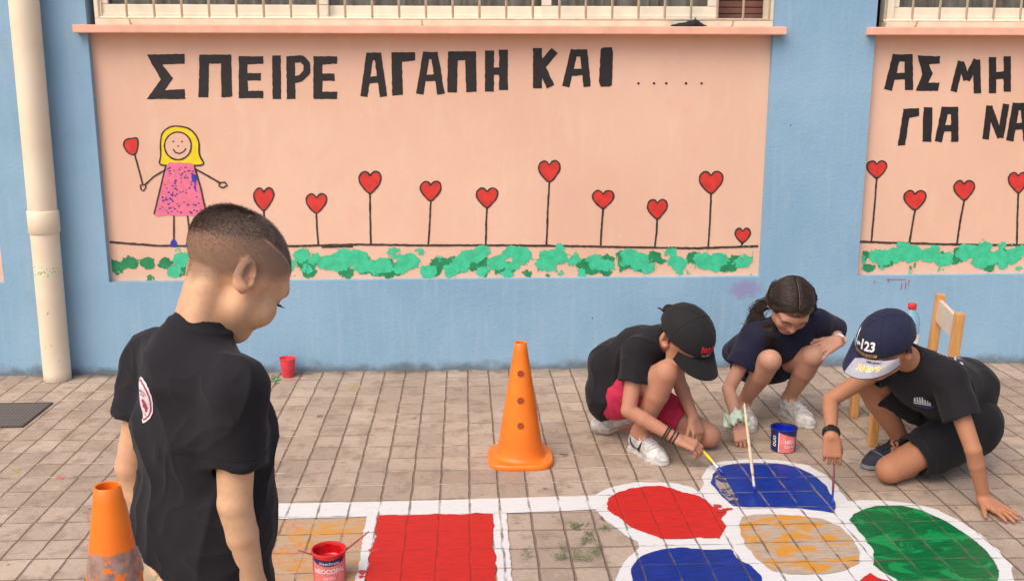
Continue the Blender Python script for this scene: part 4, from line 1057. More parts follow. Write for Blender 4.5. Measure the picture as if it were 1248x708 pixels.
def frame(fwd, up):
    f = Vector(fwd).normalized(); u = Vector(up); u = (u-f*u.dot(f)).normalized(); r = f.cross(u)
    M = Matrix((r, f, u)).transposed()      # columns right, forward, up
    return M
def bone(P, a, b): return (P[b]-P[a])
def head_prims(F, c, M, s, ear=True, face=True, k0=.014, ey=-.010, chub=0.0):
    """c = point between the ears at eye level; M columns right/forward/up; s = size (1 -> 0.19 m crown to chin)"""
    T = lambda x, y, z: c + M @ Vector((x, y, z))*s
    E = lambda x, y, z, rx, ry, rz, k=k0, op='add', rot=None: F.ell(T(x, y, z), (rx*s, ry*s, rz*s), M if rot is None else M @ rot, k, op)
    C = lambda a, b, ra, rb, k=k0, op='add': F.cone(T(*a), T(*b), ra*s, rb*s, k, op=op)
    E(0, -.014, .028, .070, .090, .068); E(0, .012, .02, .064, .078, .06)
    E(0, .030, -.03, .052, .052, .058)
    C((0, .035, -.055), (0, .060, -.074), .030, .017)
    for sx in (-1, 1):
        C((sx*.040, .012, -.046), (sx*.016, .056, -.074), .016, .016, .024)
        C((sx*.052, .008, -.01), (sx*.040, .018, -.048), .013, .015, .03)
        E(sx*(.033+chub*.5), .052, -.030, .024+chub, .024+chub, .025+chub)
    if face:
        C((-.036, .069, .016), (.036, .069, .016), .013, .013, .016)
        for sx in (-1, 1): E(sx*.030, .088, .001, .017, .013, .010, .010, 'sub')
        for sx in (-1, 1): E(sx*.030, .069, .000, .0135, .0125, .0105, .004)
        C((0, .076, .004), (0, .093-chub*1.6, -.026), .007, .010, .010)
        for sx in (-1, 1): E(sx*.0095, .084, -.029, .0068, .008, .006, .006)
        E(0, .078, -.050, .019, .009, .0045, .005); E(0, .0775, -.058, .016, .009, .005, .005)
        E(0, .089, -.0537, .017, .006, .0012, .003, 'sub')
    if ear:
        for sx in (-1, 1):
            rot = Matrix.Rotation(sx*R(-24), 3, 'Z') @ Matrix.Rotation(R(12), 3, 'X')
            E(sx*.075, -.012+ey, -.008, .0075, .0175, .029, .005, 'add', rot)
            E(sx*.0705, .0+ey, -.022, .008, .010, .014, .006, 'add', rot)
            E(sx*.0835, -.0095+ey, -.002, .0062, .0112, .0195, .002, 'sub', rot)
            E(sx*.0835, -.001+ey, -.013, .0062, .007, .008, .003, 'sub', rot)
            E(sx*.0765, .006+ey, -.012, .004, .004, .006, .004, 'add', rot)
def hand_prims(F, W, M, s, side, curl=(20, 25, 18), spread=5, thumb=(35, 25, 20), idx_curl=None, k=.0028, thick=1.0, pinch=None):
    """W wrist; M columns: across (towards the thumb side = side*x), along the hand, back of the hand; curl degrees per joint"""
    ax, al, bk = M.col[0], M.col[1], M.col[2]
    T = lambda x, y, z: W + (ax*(x*side) + al*y + bk*z)*s
    # palm
    for x0, x1 in ((-.024, -.026), (-.008, -.009), (.008, .009), (.022, .025)):
        F.cone(T(x0*.75, .006, 0), T(x1, .072, .001), .0125*s*thick, .0105*s*thick, .010)
    F.cone(T(.016, .012, -.004), T(.026, .044, -.006), .013*s, .011*s, .010)
    names = ((.026, .0745, .066, 0), (.0088, .0775, .074, 1), (-.0085, .0745, .069, 2), (-.0255, .069, .055, 3))
    for i, (bx, by, L, j) in enumerate(names):
        c = curl if not (i == 0 and idx_curl) else idx_curl
        if isinstance(c[0], (tuple, list)): c = c[i]
        p = T(bx, by, .001); ang = R(spread)*(1.5-i)*.66
        d0 = (al*math.cos(ang)+ax*side*math.sin(ang)); acc = 0; segs = (.45, .30, .25); rr = (.0078, .0070, .0063, .0052)
        if i == 3: rr = tuple(x*.88 for x in rr)
        for q in range(3):
            acc += c[q]; d = d0*math.cos(R(acc))-bk*math.sin(R(acc)); e = p+d*(L*segs[q]*s)
            F.cone(p, e, rr[q]*s, rr[q+1]*s, k if q else .004); p = e
    # thumb
    p = T(.024, .022, -.004); d0 = (ax*side*math.cos(R(90-thumb[0]))+al*math.sin(R(90-thumb[0]))).normalized()
    acc = 0
    for q, (L, r0, r1) in enumerate(((.034, .0115, .0090), (.029, .0088, .0078), (.024, .0077, .0060))):
        acc += thumb[1] if q == 0 else thumb[2]
        d = (d0*math.cos(R(acc))-bk*math.sin(R(acc))*.8+(-ax*side)*math.sin(R(acc))*.35).normalized()
        e = p+d*L*s; F.cone(p, e, r0*s, r1*s, .006); p = e
def shoe_fields(F, heel, toe, h=.085, wf=.043, wh=.032, ankle=None, upv=Vector((0, 0, 1)), sole=False, s=1.0):
    """heel, toe: sole end points; upv sole normal"""
    d = (toe-heel); L = d.length; d.normalize(); u = (Vector(upv)-d*Vector(upv).dot(d)).normalized(); r = d.cross(u)
    P = lambda a, z, x=0: heel + d*(a*L)+u*z+r*x
    if sole:
        F.cone(P(.13, .0), P(.45, .0), wh, wh*.93, .01, cuts=((P(0, .024), u), (P(0, .0), -u)))
        F.cone(P(.45, .0), P(.70, .0), wh*.93, wf, .01, cuts=((P(0, .024), u), (P(0, .0), -u)))
        F.cone(P(.70, .0), P(.845, .0), wf, wf*.80, .01, cuts=((P(0, .026), u), (P(0, .0), -u)))
    else:
        lo = ((P(0, .014), -u),)
        F.cone(P(.16, .045), P(.42, .042), wh*.95, wh*.9, .012, cuts=lo)
        F.cone(P(.42, .036), P(.70, .022), wh*.95, wf*.93, .014, cuts=lo)
        F.cone(P(.70, .018), P(.85, .012), wf*.92, wf*.72, .014, cuts=lo)
        top = P(.24, h); F.cone(P(.22, .05), top, wh*.98, wh*1.0, .012, cuts=((P(.2, h-.006), u+d*-.15),))
        F.cone(P(.36, .055), P(.62, .036), wh*.72, wf*.7, .012, cuts=lo)     # tongue and laces ridge
    return P
def cap_crown(F, c, M, s, grow=.010):
    T = lambda x, y, z: c + M @ Vector((x, y, z))*s
    low = (T(0, 0, .022), -(M.col[2]*1.0+M.col[1]*-.10).normalized())
    F.ell(T(0, -.012, .028), ((.070+grow)*s, (.090+grow)*s, (.074+grow)*s), M, 0, cuts=(low,))
    F.cone(T(0, .05, .03), T(0, .045, .066), .036*s, .024*s, .03, cuts=(low,))
def brim_mesh(c, M, s, L=.068, w=.078, droop=.020, tilt=-8, thick=.0028, base=.088):
    """curved cap peak: returns verts/faces for a solid sheet"""
    T = lambda x, y, z: c + M @ Vector((x, y, z))*s
    nu, nv = 28, 10; top = []
    def pt(u, v):
        x = u*w; y0 = base*math.sqrt(max(0, 1-(x/(base*.98+.008))**2))*1.02-.012+.004
        ed = L*math.sqrt(max(0, 1-abs(u)**2.6))+.004
        y = y0+ed*v; z = .024-droop*(u*u)*1.5*v-math.tan(R(-tilt))*ed*v - .012*v*v
        return x, y, z
    for j in range(nv+1):
        for i in range(nu+1): top.append(pt(-1+2*i/nu, j/nv))
    V = [T(*p) for p in top]+[T(p[0], p[1], p[2]-thick/s) for p in top]
    n = (nu+1)*(nv+1); F = []
    for j in range(nv):
        for i in range(nu):
            k = j*(nu+1)+i; F.append([k, k+1, k+nu+2, k+nu+1]); F.append([n+k+nu+1, n+k+nu+2, n+k+1, n+k])
    for i in range(nu):
        k = nv*(nu+1)+i; F.append([k, k+1, n+k+1, n+k]); F.append([i+1, i, n+i, n+i+1])
    for j in range(nv):
        a = j*(nu+1); b = a+nu; F.append([a, a+nu+1, n+a+nu+1, n+a]); F.append([b+nu+1, b, n+b, n+b+nu+1])
    return V, F, pt, T
def decal(target_me, V2, F2, origin, xdir, ydir, cast, off=.0012, sub=.004, mb=None, mi=0):
    """project flat artwork (x,y) onto a mesh (world coordinates) along cast"""
    bvh = BVHTree.FromPolygons([v.co.copy() for v in target_me.vertices], [list(p.vertices) for p in target_me.polygons])
    b = bmesh.new(); vs = [b.verts.new((v[0], v[1], 0)) for v in V2]
    for f in F2:
        try: b.faces.new([vs[i] for i in f])
        except ValueError: pass
    bmesh.ops.triangulate(b, faces=b.faces[:])
    for _ in range(4):
        ed = [e for e in b.edges if e.calc_length() > sub]
        if not ed: break
        bmesh.ops.subdivide_edges(b, edges=ed, cuts=1)
        bmesh.ops.triangulate(b, faces=b.faces[:])
    b.verts.index_update(); out = []; okv = []
    cast = Vector(cast).normalized()
    for v in b.verts:
        p = Vector(origin)+Vector(xdir)*v.co.x+Vector(ydir)*v.co.y
        hit = bvh.ray_cast(p-cast*.25, cast, .6)
        if hit[0] is None: out.append(p); okv.append(False)
        else: out.append(hit[0]-cast*off); okv.append(True)
    F = [[v.index for v in f.verts] for f in b.faces if all(okv[v.index] for v in f.verts)]
    b.free()
    used = sorted({i for f in F for i in f}); mp = {u: k for k, u in enumerate(used)}
    mb.add([out[u] for u in used], [[mp[i] for i in f] for f in F], mi)
def fill2d(pts):
    b = bmesh.new(); vs = [b.verts.new((p[0], p[1], 0)) for p in pts]; es = [b.edges.new((vs[i], vs[(i+1) % len(vs)])) for i in range(len(vs))]
    bmesh.ops.triangle_fill(b, use_beauty=True, use_dissolve=False, edges=es); b.verts.index_update()
    V = [v.co.copy() for v in b.verts]; F = [[v.index for v in f.verts] for f in b.faces]; b.free(); return V, F
def bbox(P, pad):
    a = np.array([tuple(p) for p in P]); return a.min(0)-pad, a.max(0)+pad
def head_colors(c, M, s, skin, hair=None, hairline=None):
    Mi = np.array(M.transposed()); cc = np.array(tuple(c)); sk = np.array(skin)
    def fn(V):
        L = ((V-cc) @ Mi.T)/s; x, y, z = L[:, 0], L[:, 1], L[:, 2]
        C = np.repeat(sk[None], len(V), 0).astype(float)
        near = (np.abs(x) < .1) & (np.abs(y) < .12) & (np.abs(z) < .12)
        def blend(m, col):
            m = np.clip(m, 0, 1)[:, None]*near[:, None]; C[:] = C*(1-m)+np.array(col)*m
        ax = np.abs(x)
        blend(.45*np.exp(-((ax-.036)/.018)**2-((z+.03)/.018)**2)*(y > .03), (sk*np.array((1.0, .72, .68))).tolist())      # cheeks
        blend(.55*np.exp(-(x/.014)**2-((z+.03)/.01)**2)*(y > .075), (sk*np.array((1.0, .72, .68))).tolist())
        blend(1.2*np.exp(-((x/.019)**2)**2-((z+.054)/.0075)**2)*(y > .06), (.42, .13, .11))                                # lips
        blend(1.4*np.exp(-(((ax-.030)/.017)**2)**2-((z-.0175-.003*np.cos((ax-.03)*90))/.0042)**2)*(y > .05), (.05, .03, .022))  # brows
        blend(1.4*np.exp(-(((ax-.030)/.0145)**2)**2-((z+.0045+.10*(ax-.03)**2*10)/.0022)**2)*(y > .06), (.03, .02, .016))          # closed lashes
        blend(.35*np.exp(-((ax-.078)/.012)**2-((z+.008)/.03)**2)*(y < .03), (sk*np.array((1.05, .7, .62))).tolist())              # ears
        if hair is not None:
            m = hairline(x, y, z); blend(m, hair)
        return C
    return fn
# ================================================================== PERSON 1: standing boy in the foreground
def hair_strands(name, me, c, M, s, dens_fn, len_fn, dir_fn, n, mat, parent, width=.0006, seed=1, seg=2):
    """thousands of thin tapered hairs rooted on the scalp mesh"""
    rg = np.random.default_rng(seed)
    Mi = np.array(M.transposed()); cc = np.array(tuple(c)); Mw = np.array(M)
    V = np.zeros(len(me.vertices)*3, np.float32); me.vertices.foreach_get('co', V); V = V.reshape(-1, 3); N = normals(me)
    L = ((V-cc) @ Mi.T)/s
    ok = np.nonzero((np.abs(L) < .13).all(1) & (L[:, 2] > -.075))[0]
    p = dens_fn(L[ok, 0], L[ok, 1], L[ok, 2]); p = np.clip(p, 0, None); 
    if p.sum() <= 0: return None
    pick = rg.choice(ok, n, p=p/p.sum())
    base = V[pick]+rg.normal(0, .0011, (n, 3)); nr = N[pick]; l = L[pick]
    ln = len_fn(l[:, 0], l[:, 1], l[:, 2])*(.7+.6*rg.random(n)); dr = dir_fn(l[:, 0], l[:, 1], l[:, 2]) @ Mw.T
    dr = dr-nr*(dr*nr).sum(1)[:, None]
    dvec = nr*.55+dr*.9+rg.normal(0, .22, (n, 3)); dvec /= np.linalg.norm(dvec, axis=1)[:, None]
    side = np.cross(dvec, nr+rg.normal(0, .3, (n, 3))); side /= np.linalg.norm(side, axis=1)[:, None]+1e-9
    w_ = width*(.7+.6*rg.random(n))[:, None]
    root = base-nr*.0012; mid = root+dvec*(ln*.55)[:, None]; tip = root+(dvec*.9+dr*.35)*ln[:, None]
    P = np.stack([root-side*w_, root+side*w_, mid+side*w_*.8, mid-side*w_*.8, tip], 1).reshape(-1, 3)
    me2 = bpy.data.meshes.new(name); b = np.arange(n)*5
    fs = [f for i in b.tolist() for f in ((i, i+1, i+2, i+3), (i+3, i+2, i+4))]
    me2.from_pydata(P.tolist(), [], fs); me2.update()
    return link(name, me2, mat, parent)
def hair_mat(name, a, b, rough=.45):
    g = G(name); n = g.noise(g.pos(), 260, 2); m = g.noise(g.pos(), 30, 3)
    g.pin('Base Color', g.mix(g.step(g.math('ADD', g.math('MULTIPLY', n, .6), g.math('MULTIPLY', m, .4)), .35, .65), a, b)); g.pin('Roughness', rough)
    g.p.inputs['Specular IOR Level'].default_value = .4; return g.m
HAIRB = hair_mat('brown_hair', (.14, .092, .072), (.27, .185, .145))

def boy_standing():
    YB = 1.60
    az = R(46); f = Vector((math.sin(az), math.cos(az), 0)); r = Vector((f.y, -f.x, 0)); up = Vector((0, 0, 1))
    C0 = at(243, 452, YB)                            # centre of the chest at shoulder height
    neck = C0+up*.035-f*.010
    SR = C0+r*.122-up*.0-f*.005; SL = C0-r*.132-f*.010
    hip = Vector((C0.x, C0.y, .56))-f*.01-r*.004
    chest = C0-up*.09; waist = C0.lerp(hip, .66)
    HL, HR_ = hip-r*.065, hip+r*.065
    az2 = R(46); pit = R(42)
    hf = Vector((math.sin(az2)*math.cos(pit), math.cos(az2)*math.cos(pit), -math.sin(pit)))
    HM = frame(hf, Vector((math.sin(az2)*math.sin(pit), math.cos(az2)*math.sin(pit), math.cos(pit)))+Vector((.02, 0, 0)))
    hs = 1.01
    HC = at(286, 333, YB+.035)
    ER = at(286, 612, 1.495); WR = at(311, 735, 1.525)
    EL = SL+Vector((-.055, .0, -.20)); WL = EL+Vector((.03, .03, -.17))
    KL, KR = HL+Vector((0, 0, -.26))+f*.02, HR_+Vector((0, 0, -.26))+f*.03
    AL, AR = Vector((KL.x, KL.y, .06))-f*.02, Vector((KR.x, KR.y, .06))-f*.02
    t = empty('person', (hip.x, hip.y, 0), 'boy standing with his back turned in a black t-shirt, looking down', 'person', 'children painting the pavement')
    h = .0028
    lo, hi = bbox([HC, SR, SL, WR, WL, AL, AR, hip, ER, EL], .17); lo[2] = 0
    F = Field(lo, hi, h)
    head_prims(F, HC, HM, hs, ey=-.016, chub=.0055)
    hb = HC+HM @ Vector((0, -.030, -.050))*hs
    F.cone(neck-up*.02, hb, .039, .032, .02); F.cone(neck-up*.02-f*.010, HC+HM @ Vector((0, -.036, -.030))*hs, .032, .029, .010); F.cone(neck+f*.012, HC+HM @ Vector((0, .0, -.05))*hs, .030, .031, .02)
    # neck tendons
    F.cone(neck+r*.017-f*.025, HC+HM @ Vector((.018, -.042, -.03))*hs, .017, .015, .012); F.cone(neck-r*.017-f*.025, HC+HM @ Vector((-.018, -.042, -.03))*hs, .017, .015, .012)
    F.cone(chest, waist, .078, .074, .03, r, 1.35, 1.22); F.cone(C0-up*.02, chest, .06, .078, .03, r, 1.6, 1.35); F.cone(waist, hip, .074, .082, .03, r, 1.22, 1.3)
    for S, E, W, sg in ((SR, ER, WR, 1), (SL, EL, WL, -1)):
        F.cone(neck-up*.03, S, .045, .042, .03); F.cone(S, E, .034, .0272, .006); F.cone(E, E.lerp(W, .3), .0272, .0272, .005); F.cone(E.lerp(W, .3), W, .0272, .0198, .005)
        al = (W-E).normalized(); bk = (r*sg-al*al.dot(r*sg)).normalized(); axx = f*1.0; axx = (axx-al*al.dot(axx)-bk*bk.dot(axx)).normalized()
        Mh = Matrix((axx, al, bk)).transposed()
        hand_prims(F, W, Mh, .86, 1, curl=(18, 25, 18), thumb=(30, 10, 12))
    for H, K, A in ((HL, KL, AL), (HR_, KR, AR)):
        F.cone(H, K, .068, .046, .03); F.cone(K, K.lerp(A, .35), .046, .048, .02); F.cone(K.lerp(A, .35), A, .048, .028, .02)
        F.cone(A, Vector((A.x, A.y, .035))+f*.10, .028, .022, .02)
    V, Q = F.mesh(2); me = np_mesh('body', V, Q)
    def hl(x, y, z):
        line = np.interp(y, [-.12, -.06, -.02, .02, .05, .075, .1], [-.062, -.058, -.012, -.002, .022, .045, .05])
        nz = .012*np.sin(x*140+y*90)
        m = np.clip((z-line+nz*.3)/.022, 0, 1)
        zl = .060-5.5*np.clip(y-.022, 0, 1)**2-.70*np.clip(-.028-y, 0, 1)
        fade = np.clip((z-line)/(zl-line+1e-4), 0, 1)*.30+.50+.20*np.clip((z-zl)/.012, 0, 1)
        fade = fade*(1-.75*np.exp(-((z-zl)/.0024)**2)*(y > -.030)*(x > 0))
        return m*fade
    vcol(me, head_colors(HC, HM, hs, SK_A, (.066, .044, .033), hl))
    body = link('body', me, SKIN, t)
    # hair: clipped sides, longer top with a shaved line and a crown whorl
    def zline(y): return .060-5.5*np.clip(y-.022, 0, 1)**2-.70*np.clip(-.028-y, 0, 1)
    def part(x, y, z):           # shaved line above the ear, curving down to the temple
        return np.exp(-((z-zline(y))/.0021)**2)*(y > -.030)*(y < .09)*(x > 0)
    def dens(x, y, z):
        line = np.interp(y, [-.12, -.06, -.02, .02, .05, .075, .1], [-.062, -.058, -.012, -.002, .022, .045, .05])
        m = np.clip((z-line)/.014, 0, 1)*(.34+.66*np.clip((z-zline(y)+.008+.9*np.clip(-.02-y, 0, 1))/(.016+1.6*np.clip(-.02-y, 0, 1)), 0, 1))
        return m*(1-.97*part(x, y, z))
    def leng(x, y, z): return .0013+.0105*np.clip((z-zline(y)+.004)/(.03+.4*np.clip(-.02-y, 0, 1)), 0, 1)**1.2
    def dirf(x, y, z):
        # whorl at the back of the crown
        dx, dy = x-.004, y+.045; rr = np.sqrt(dx*dx+dy*dy)+1e-4
        out = np.stack([dx/rr-.5*dy/rr, dy/rr+.5*dx/rr, -.25*np.ones_like(x)], 1); return out
    hair_strands('hair', me, HC, HM, hs, dens, leng, dirf, 105000, HAIRB, t, .00032, 3)
    # lashes of the far-looking eye
    mb = MB()
    for k in range(9):
        u = -.012+.003*k
        a = HC+HM @ Vector((.030+u, .079, -.003))*hs; mb.tube([a, a+HM @ Vector((.002+u*.12, .006, -.002))*hs, a+HM @ Vector((.003+u*.2, .0085, .0005))*hs], [.0006, .0005, .0002], 5)
    mb.build('eyelashes', simple('dark_lashes', (.012, .008, .006), .6), t)
    # T-shirt
    S = Field(lo, hi, h)
    hem = .535
    top = C0+up*.008
    S.cone(top-up*.03, chest, .062, .088, .03, r, 1.72, 1.42)
    S.cone(chest, waist, .088, .090, .04, r, 1.42, 1.32)
    S.cone(waist, Vector((hip.x, hip.y, .46))+f*.004, .090, .104, .04, r, 1.32, 1.34)
    S.cone(neck-up*.04, neck+up*.002, .082, .062, .03); nd = (hb-neck).normalized(); cc_ = neck+nd*.042+f*.007; S.cone(neck-up*.012, cc_, .066, .046, .012)
    S.cone(waist-r*.03-f*.02, Vector((hip.x, hip.y, .60))-r*.092-f*.075, .05, .066, .05)
    S.cone(chest+f*.03-up*.02, waist+f*.036, .062, .066, .05, r, 1.35)
    for sh, E, sl_ in ((SR, ER, .120), (SL, EL, .110)):
        S.cone(neck-up*.012, sh, .050, .045, .03)
        d = (E-sh).normalized(); end = sh+d*sl_
        S.cone(sh+d*.01, sh+d*.2, .045, .0435, .024, cuts=((end, (d+Vector((0, 0, -.05))).normalized()),))
    for sh, E, sl_ in ((SR, ER, .120), (SL, EL, .110)):
        d = (E-sh).normalized(); S.cone(sh+d*(sl_-.035), sh+d*(sl_+.004), .0365, .0375, .0, op='sub')
    S.cut(Vector((hip.x, hip.y, hem-.08)), Vector((0, 0, -1)))
    pl_ = at(143, 662, 1.525); S.cut(pl_, (-up*.72-r*.68-f*.06).normalized())
    nd = (hb-neck).normalized(); S.cone(cc_+nd*.058, cc_+nd*.13, .055, .06, .0, op='sub')
    b1 = nd.cross(Vector((0, 1, 0))).normalized(); b2 = nd.cross(b1)
    rg_ = [cc_+(b1*math.cos(2*math.pi*k/28)+b2*math.sin(2*math.pi*k/28))*.0475 for k in range(28)]
    for k in range(28): S.cone(rg_[k], rg_[(k+1) % 28], .0072, .0072, .003)
    V, Q = S.mesh(2); ms = np_mesh('tshirt', V, Q)
    ncc = np.array(tuple(cc_)); nmask = lambda V: np.clip((np.linalg.norm(V-ncc, axis=1)-.06)/.05, 0, 1)
    An = Matrix(((1.0, 0, 0), (0, 1.0, 0), (0, 0, .55)))
    wrinkle(ms, .0070, 7.5, An, 3, .0018, nmask)
    wrinkle(ms, .0022, 17, Matrix(((1, 0, .5), (0, 1, .3), (-.4, 0, .8))), 8, .0008, nmask)
    tee = link('tshirt', ms, BLACKT, t)
    bv = BVHTree.FromPolygons([v.co.copy() for v in ms.vertices], [list(p.vertices) for p in ms.polygons])
    for sh, E, sl_ in ((SR, ER, .120), (SL, EL, .110)):              # stitched sleeve hems
        d = (E-sh).normalized(); a1 = d.cross(Vector((0, 1, .2))).normalized(); a2 = d.cross(a1); pts = []
        for k in range(61):
            q = a1*math.cos(2*math.pi*k/60)+a2*math.sin(2*math.pi*k/60); o = sh+d*(sl_-.016)
            hit = bv.ray_cast(o+q*.12, -q, .12)
            if hit[0]: pts.append(hit[0]+q*.0002)
        if len(pts) > 20:
            mb = MB(); mb.tube(pts, .0008, 5, False); mb.build('hem_stitch', BLACKT2, tee, sm=True)
    # shield badge on the back
    lg = at(187, 487, YB-.05)
    ctr = lg; cast = f
    ctr = ctr-f*.1
    bx = r; by = up
    sc = .00131*1.06
    wx_ = 1.75
    outer = [(-10, 24), (-8, 26.5), (-2, 27), (5, 25), (10, 20), (12.5, 12), (12.5, 4), (10, -8), (5, -18), (-1, -25), (-4, -27), (-5.5, -24), (-4.5, -19), (-8, -6), (-10.5, 8), (-10.8, 18)]
    inn = [(x*.86, y*.9+.6) for x, y in outer]; inn2 = [(x*.74, y*.82+.8) for x, y in outer]
    mb = MB()
    for i, (pts, mi) in enumerate(((outer, 0), (inn, 1), (inn2, 0))):
        Vv, Ff = fill2d([(x*sc*wx_, y*sc) for x, y in pts]); decal(ms, Vv, Ff, ctr, bx, by, cast, .0014+.0005*i, .006, mb, mi)
    Vv, Ff = text_mesh('OLYMPIACOS', .0062, .0001); Vv = [(v[0]*.62*wx_*.8+.001, v[1]+.019-2.2*(v[0]*.62)**2*9) for v in Vv]; decal(ms, Vv, Ff, ctr, bx, by, cast, .003, .005, mb, 1)
    Vv, Ff = text_mesh('PIRAEUS', .0046, .0001); Vv = [(v[0]*.62*wx_*.8+.002, v[1]+.0125) for v in Vv]; decal(ms, Vv, Ff, ctr, bx, by, cast, .003, .005, mb, 1)
    prof = [(-4, 5), (-1, 8), (3, 7), (5, 3), (4.5, 0), (5.5, -4), (3, -7), (2.5, -11), (-1, -12), (0, -7), (-3, -4), (-2, 0), (-4.5, 2)]
    Vv, Ff = fill2d([(x*sc*.8*wx_+.002, y*sc*.8-.003) for x, y in prof]); decal(ms, Vv, Ff, ctr, bx, by, cast, .003, .004, mb, 1)
    Vv, Ff = text_mesh('1925', .0050, .0001); Vv = [(v[0]*.7-.001, v[1]-.0215) for v in Vv]; decal(ms, Vv, Ff, ctr, bx, by, cast, .003, .005, mb, 1)
    mb.build('badge', [simple('badge_white', (.72, .62, .66), .6, .06), simple('badge_red', (.36, .05, .08), .6, .1)], tee)
    # shorts and shoes
    P = Field(lo, hi, .004)
    P.cone(hip+up*.03, hip, .074, .080, .03, r, 1.25, 1.25)
    for H, K in ((HL, KL), (HR_, KR)):
        d = (K-H).normalized(); P.cone(H, H+d*.24, .068, .070, .025, cuts=((H+d*.21, d),))
    V, Q = P.mesh(2); mp_ = np_mesh('shorts', V, Q); wrinkle(mp_, .006, 11, None, 5, .002); link('shorts', mp_, KHAKI, t)
    for A in (AL, AR):
        heel = Vector((A.x, A.y, 0))-f*.045; toe = heel+f*.2
        lo2, hi2 = bbox([heel, toe], .06); lo2[2] = -.004; hi2[2] = .13
        U = Field(lo2, hi2, .004); shoe_fields(U, heel, toe); V, Q = U.mesh(1); sh = link('shoe', np_mesh('shoe', V, Q), SHOEW, t)
        U = Field(lo2, hi2, .004); shoe_fields(U, heel, toe, sole=True); V, Q = U.mesh(1); link('sole', np_mesh('sole', V, Q), SOLEW, sh)
boy_standing()
# ================================================================== PERSONS 2-4: the crouching children
def limb_fields(F, J, s=1.0, f=None):
    sd_ = (J['SR']-J['SL']).normalized(); hd = (J['HR']-J['HL']).normalized()
    pel = (J['HR']+J['HL'])/2; mid = (J['SR']+J['SL'])/2; nk = J['neck']
    bel = J.get('belly', pel.lerp(mid, .45)); ch_ = J.get('chest', pel.lerp(mid, .8))
    F.cone(pel, bel, .078*s, .070*s, .03, hd, 1.25, 1.2); F.cone(bel, ch_, .070*s, .074*s, .03, sd_, 1.2, 1.3); F.cone(ch_, mid, .074*s, .05*s, .03, sd_, 1.3, 1.5)
    F.cone(mid, nk, .05*s, .045*s, .03)
    hb = J['HC']+J['HM'] @ Vector((0, -.030, -.055))*J['hs']
    F.cone(nk, hb, .043*s, .040*s, .02)
    for q in 'RL':
        S, E, W = J['S'+q], J['E'+q], J['W'+q]; L = E.lerp(W, .3); sa = s; s = sa*J.get('arm', .93)
        F.cone(mid.lerp(S, .3), S, .045*s, .040*s, .025); F.cone(S, E, .040*s, .0305*s, .006); F.cone(E, L, .0305*s, .0305*s, .005); F.cone(L, W, .0305*s, .0218*s, .005); s = sa
        H, K, A = J['H'+q], J['K'+q], J['A'+q]
        F.cone(pel.lerp(H, .5), H, .07*s, .068*s, .03); F.cone(H, K, .068*s, .048*s, .008); C1 = K.lerp(A, .33)
        cb_ = J.get('calf'+q, Vector((0, 0, 0)))
        F.cone(K, C1+cb_, .047*s, .048*s, .006); F.cone(C1+cb_, A, .048*s, .028*s, .005)
        kd = ((K-H).normalized()+(K-A).normalized())
        if kd.length > .1: F.ell(K+kd.normalized()*.018*s, (.036*s,)*3, None, .02)
        if 'T'+q in J: F.cone(A, J['T'+q], .030*s, .022*s, .02)
def hand_frame(al, bk, q):
    al = Vector(al).normalized(); bk = Vector(bk); bk = (bk-al*bk.dot(al)).normalized(); ax = al.cross(bk)
    return Matrix((ax, al, bk)).transposed()      # x across; thumb side chosen by `side`
def shirt_fields(S, J, s=1.0, grow=.014, sleeve0=.13, hemcut=None, neck_open=.052):
    sd_ = (J['SR']-J['SL']).normalized(); hd = (J['HR']-J['HL']).normalized()
    pel = (J['HR']+J['HL'])/2; mid = (J['SR']+J['SL'])/2; nk = J['neck']
    bel = J.get('belly', pel.lerp(mid, .45)); ch_ = J.get('chest', pel.lerp(mid, .8))
    g = grow
    S.cone(pel, bel, .080*s+g, .074*s+g, .03, hd, 1.25, 1.2); S.cone(bel, ch_, .074*s+g, .076*s+g, .03, sd_, 1.2, 1.32); S.cone(ch_, mid, .076*s+g, .053*s+g, .03, sd_, 1.32, 1.55)
    S.cone(mid, nk, .053*s+g*.6, .047*s+g*.5, .03)
    if hemcut: S.cut(*hemcut)
    for q in 'RL':
        sleeve = J.get('sleeve'+q, sleeve0); sh, E = J['S'+q], J['E'+q]; d = (E-sh).normalized(); end = sh+d*sleeve*s
        S.cone(mid.lerp(sh, .35), sh, .05*s+g*.6, .043*s+g*.7, .025)
        S.cone(sh, sh+d*(sleeve+.05)*s, .043*s+g*.8, .043*s+g*1.25, .022, cuts=((end, d),))
    for q in 'RL':
        sleeve = J.get('sleeve'+q, sleeve0); sh, E = J['S'+q], J['E'+q]; d = (E-sh).normalized()
        S.cone(sh+d*(sleeve-.035)*s, sh+d*(sleeve+.06)*s, .039*s+g*.5, .039*s+g*.95, 0, op='sub')
    hb = J['HC']+J['HM'] @ Vector((0, -.030, -.055))*J['hs']; nd = (hb-nk).normalized()
    S.cone(nk+nd*.022, nk+nd*.12, neck_open*s, neck_open*1.15*s, .004, op='sub')
    return nk, nd
def collar(parent, nk, nd, rad, mat, off=.021, r=.0055):
    a1 = nd.cross(Vector((0, 1, .2))).normalized(); a2 = nd.cross(a1)
    MB().tube([nk+nd*off+(a1*math.cos(2*math.pi*k/40)+a2*math.sin(2*math.pi*k/40))*rad for k in range(41)], r, 8, False).build('collar', mat, parent, sm=True)
def finish(name, fld, mat, parent, relax=2, wr=None, label=None):
    V, Q = fld.mesh(relax); me = np_mesh(name, V, Q)
    for w_ in (wr or []): wrinkle(me, *w_)
    return link(name, me, mat, parent, label), me
